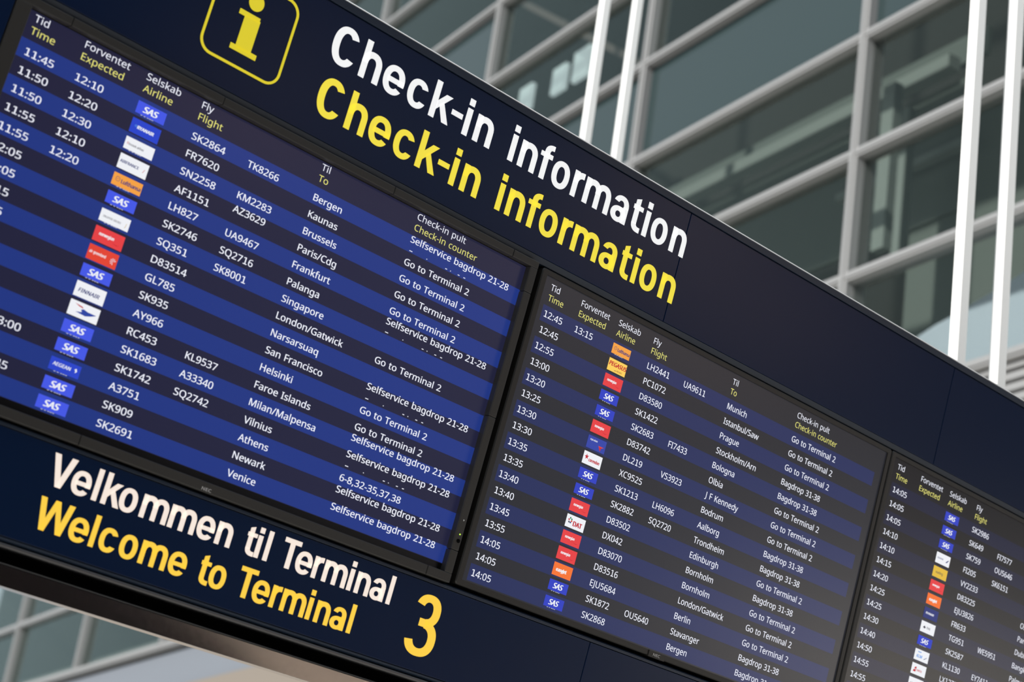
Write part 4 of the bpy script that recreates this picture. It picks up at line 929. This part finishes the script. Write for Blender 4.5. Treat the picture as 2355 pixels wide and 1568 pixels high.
# rooms behind the glass
M_ROOM = mat('dim green grey plaster', (0.020, 0.022, 0.019), 0.8)
M_SLAB = mat('grey concrete slab edge', (0.16, 0.17, 0.16), 0.8)
M_INNER = mat('pale green steel', (0.24, 0.27, 0.25), 0.6)
M_PARTITION = mat('grey green partition', (0.13, 0.15, 0.135), 0.7)
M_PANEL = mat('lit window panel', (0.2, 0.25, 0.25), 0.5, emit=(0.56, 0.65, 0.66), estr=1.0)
M_WHITEWALL = mat('smooth white render', (0.50, 0.56, 0.64), 0.6)
M_BEIGE = mat('beige stone cladding', (0.19, 0.16, 0.13), 0.6)
M_GREYWALL = mat('blue grey render', (0.15, 0.165, 0.19), 0.65)
mb = MB()
fbox(mb, AMIN - 1, AMAX, 3.0, ROWS[-1] + 0.1, 4.6, 4.8)
struct(mb.build('wall_back', M_ROOM))
mb = MB()
fbox(mb, AMIN - 1, AMAX, ROWS[0] - 0.3, ROWS[0] - 0.08, 0.21, 4.6)
struct(mb.build('floor_2', M_SLAB))
mb = MB()
fbox(mb, AMIN - 1, AMAX, ROWS[-1] + 0.1, ROWS[-1] + 0.4, -0.1, 4.9)
struct(mb.build('ceiling_upper', M_ROOM))
for i, a in enumerate((AMIN - 1, AMAX)):
    mb = MB()
    fbox(mb, a - 0.06, a + 0.06, ROWS[0], ROWS[-1], 0.5, 4.6)
    struct(mb.build('wall_inner_%d' % (i + 1), M_ROOM))
# pale beams and posts seen through the panes
bms = [(0.5, 6.6, 9.66, 9.80, 1.4, 1.55), (0.2, 2.0, 8.72, 8.80, 1.4, 1.5)]
for i, (a0, a1, z0, z1, d0, d1) in enumerate(bms):
    mb = MB()
    fbox(mb, a0, a1, z0, z1, d0, d1)
    tag(mb.build('ceiling_beam', M_INNER), ['long pale ceiling beam behind the glass bay above the middle of the board',
                                            'short pale beam behind the dark pane one row lower, nearest the board'][i], 'beam')
for i, (a0, a1, z0, z1) in enumerate(((0.4, 6.8, 8.2, 9.60), (-3.0, 1.15, 7.0, 9.2), (0.3, 7.2, 9.85, 10.15))):
    mb = MB()
    fbox(mb, a0, a1, z0, z1, 1.60 + .04 * i, 1.66 + .04 * i)
    struct(mb.build('wall_inner_%d' % (i + 6), M_PARTITION))
for i, (a, d, w) in enumerate(((.33, .55, .08), (.55, .95, .055))):
    mb = MB()
    fbox(mb, a - w, a + w, ROWS[1] + .6, ROWS[3] - .1, d, d + .1)
    tag(mb.build('window_post', M_INNER), ['wider pale inner post close behind the crossing of the frames', 'narrower pale inner post deeper behind the glass, right of the wider one'][i], 'post')
for i, (a, z, w, hh) in enumerate(((9.80, 13.76, .34, .42), (9.22, 13.78, .40, .48), (10.72, 13.80, .34, .42))):
    mb = MB()
    fbox(mb, a - w / 2, a + w / 2, z - hh / 2, z + hh / 2, 2.45, 2.52)
    tag(mb.build('light_panel', M_PANEL), ['pale lit panel in the middle of three behind the dark glass', 'pale lit panel right of three, beside the white post', 'pale lit panel left of three, above the board edge'][i], 'light panel', 'three pale lit panels')
mb = MB()
p0, p1 = (10.44, 15.14), (6.61, 12.40)
mb.hexa([FA(p0[0], p0[1] - .06, 2.0), FA(p1[0], p1[1] - .06, 2.0), FA(p1[0], p1[1] + .06, 2.0), FA(p0[0], p0[1] + .06, 2.0),
         FA(p0[0], p0[1] - .06, 2.1), FA(p1[0], p1[1] - .06, 2.1), FA(p1[0], p1[1] + .06, 2.1), FA(p0[0], p0[1] + .06, 2.1)])
tag(mb.build('diagonal_brace', mat('brown steel brace', (0.11, 0.09, 0.08), 0.6)), 'thin brown diagonal brace behind the glass above the lit panels', 'brace')
# curved white bulkhead behind the lowest pane at the right
mb = MB()
prof = [(0.0, 6.20), (-.13, 6.23), (-.23, 6.27), (-.33, 6.33), (-.53, 6.38), (-.73, 6.41), (-.87, 6.44), (-1.2, 6.50), (-1.49, 6.57), (-1.78, 6.68), (-2.4, 6.95), (-3.4, 7.4), (-3.4, 5.62), (0.0, 5.62)]
pts0 = [FA(a, z, 0.50) for a, z in prof]
pts1 = [FA(a, z, 0.72) for a, z in prof]
n = len(prof)
mb.v = pts0 + pts1
mb.f = [tuple(range(n)), tuple(reversed(range(n, 2 * n)))] + [(k, n + k, n + (k + 1) % n, (k + 1) % n) for k in range(n)]
mb.m = [0] * len(mb.f)
tag(mb.build('curved_bulkhead', M_WHITEWALL), 'white curved bulkhead behind the lowest glass at the right edge', 'bulkhead')
# wall under the glazing
mb = MB()
for i in range(4):
    fbox(mb, AMIN, FARA, ROWS[0] - 0.10 - 0.09 * i, ROWS[0] - 0.045 - 0.09 * i, -0.02 - 0.004 * i, 0.2)
struct(mb.build('trim_%d' % (ns['trim'] + 1), M_FRAME))
mb = MB()
fbox(mb, AMIN, AMAX, 4.62, 5.16, 0.05, 0.3)
struct(mb.build('wall_upper', M_GREYWALL))
mb = MB()
fbox(mb, AMIN, AMAX, -CZ, 4.62, 0.0, 0.3)
struct(mb.build('wall_lower', M_BEIGE))

# ------------------------------------------------------------------ unseen hall in front, mostly made up to be mirrored in glossy surfaces
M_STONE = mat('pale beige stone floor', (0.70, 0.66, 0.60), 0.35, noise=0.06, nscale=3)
M_DARK_FLOOR = mat('added dark floor for rail reflection', (0.02, 0.02, 0.024), 1.0, spec=0.0)  # darkens the part of the floor that the rail mirrors
M_HALL = mat('dark hall panelling', (0.035, 0.035, 0.042), 0.7)
M_CEIL = mat('dark slatted ceiling', (0.03, 0.03, 0.035), 0.8)
M_COOL_GLOW = mat('added cool glow for reflections', (0.2, 0.2, 0.2), 0.5, emit=(0.75, 0.80, 1.0), estr=0.45)  # added emitter, unseen: its glow hazes the screens
M_WARM_GLOW = mat('added warm glow for reflections', (0.1, 0.1, 0.1), 0.5, emit=(1.0, 0.90, 0.78), estr=5.0)  # added emitter for the warm haze low on the right screens
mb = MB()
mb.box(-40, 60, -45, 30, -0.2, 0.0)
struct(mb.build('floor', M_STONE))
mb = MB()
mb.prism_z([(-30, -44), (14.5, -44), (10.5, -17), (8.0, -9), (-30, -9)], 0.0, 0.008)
struct(mb.build('floor_dark_patch', M_DARK_FLOOR))  # unseen dark sheet, added so the rail's left end mirrors dark
mb = MB()
mb.box(-40, 60, -45.3, -45.0, 0, 6.6)
struct(mb.build('wall_front', M_HALL))
mb = MB()
for x0, x1, y0, y1 in ((-40, 8.8, -45, -5.5), (14.2, 60, -45, -5.5), (8.8, 14.2, -45, -22.0), (8.8, 14.2, -13.4, -5.5)):
    mb.box(x0, x1, y0, y1, 6.6, 6.9)                 # gap added: sky lights the floor and shows in the fascia
struct(mb.build('ceiling', M_CEIL))
mb = MB()
mb.box(22.0, 47.6, -45.0, -44.9, 2.6, 6.4)
struct(mb.build(num('window'), M_COOL_GLOW))  # added glow panel, there only for its reflection
for i in range(5):
    a = 48.0 + 4.0 * i
    mb = MB()
    mb.box(a, a + 3.6, -45.0, -44.9, 0.1, 4.4)
    struct(mb.build(num('window'), M_WARM_GLOW))  # added glow panels out of view, mirrored by the screens
for x, y in ((8.15, -17.5), (10.8, -12.6), (15.7, -15.8)):
    o = bpy.data.objects.new('ceiling_downlight', None)
    COL.objects.link(o)
    o.location = (x, y, 6.6)
    mb = MB()
    mb.tube(0, 0, -0.06, 0.0, 0.60, 40)
    mb.build('lamp_ring', M_LIP, o)
    mb = MB()
    mb.tube(0, 0, -0.07, -0.061, 0.54, 40)
    mb.build('diffuser', mat('warm lamp diffuser', (0.5, 0.4, 0.3), 0.5, emit=(1.0, 0.70, 0.54), estr=36.0), o)
    ld = bpy.data.lights.new('downlight', 'SPOT')  # added spot: brightens the stone floor that the rail mirrors
    ld.energy = 700
    ld.color = (1.0, 0.80, 0.62)
    ld.spot_size = math.radians(100)
    ld.spot_blend = 0.6
    ld.shadow_soft_size = 0.25
    lo = bpy.data.objects.new('downlight', ld)
    COL.objects.link(lo)
    lo.location = (0, 0, -0.10)
    lo.parent = o
    tag(o, 'round warm downlight in the dark hall ceiling, mirrored in the board', 'ceiling lamp', 'hall downlights')
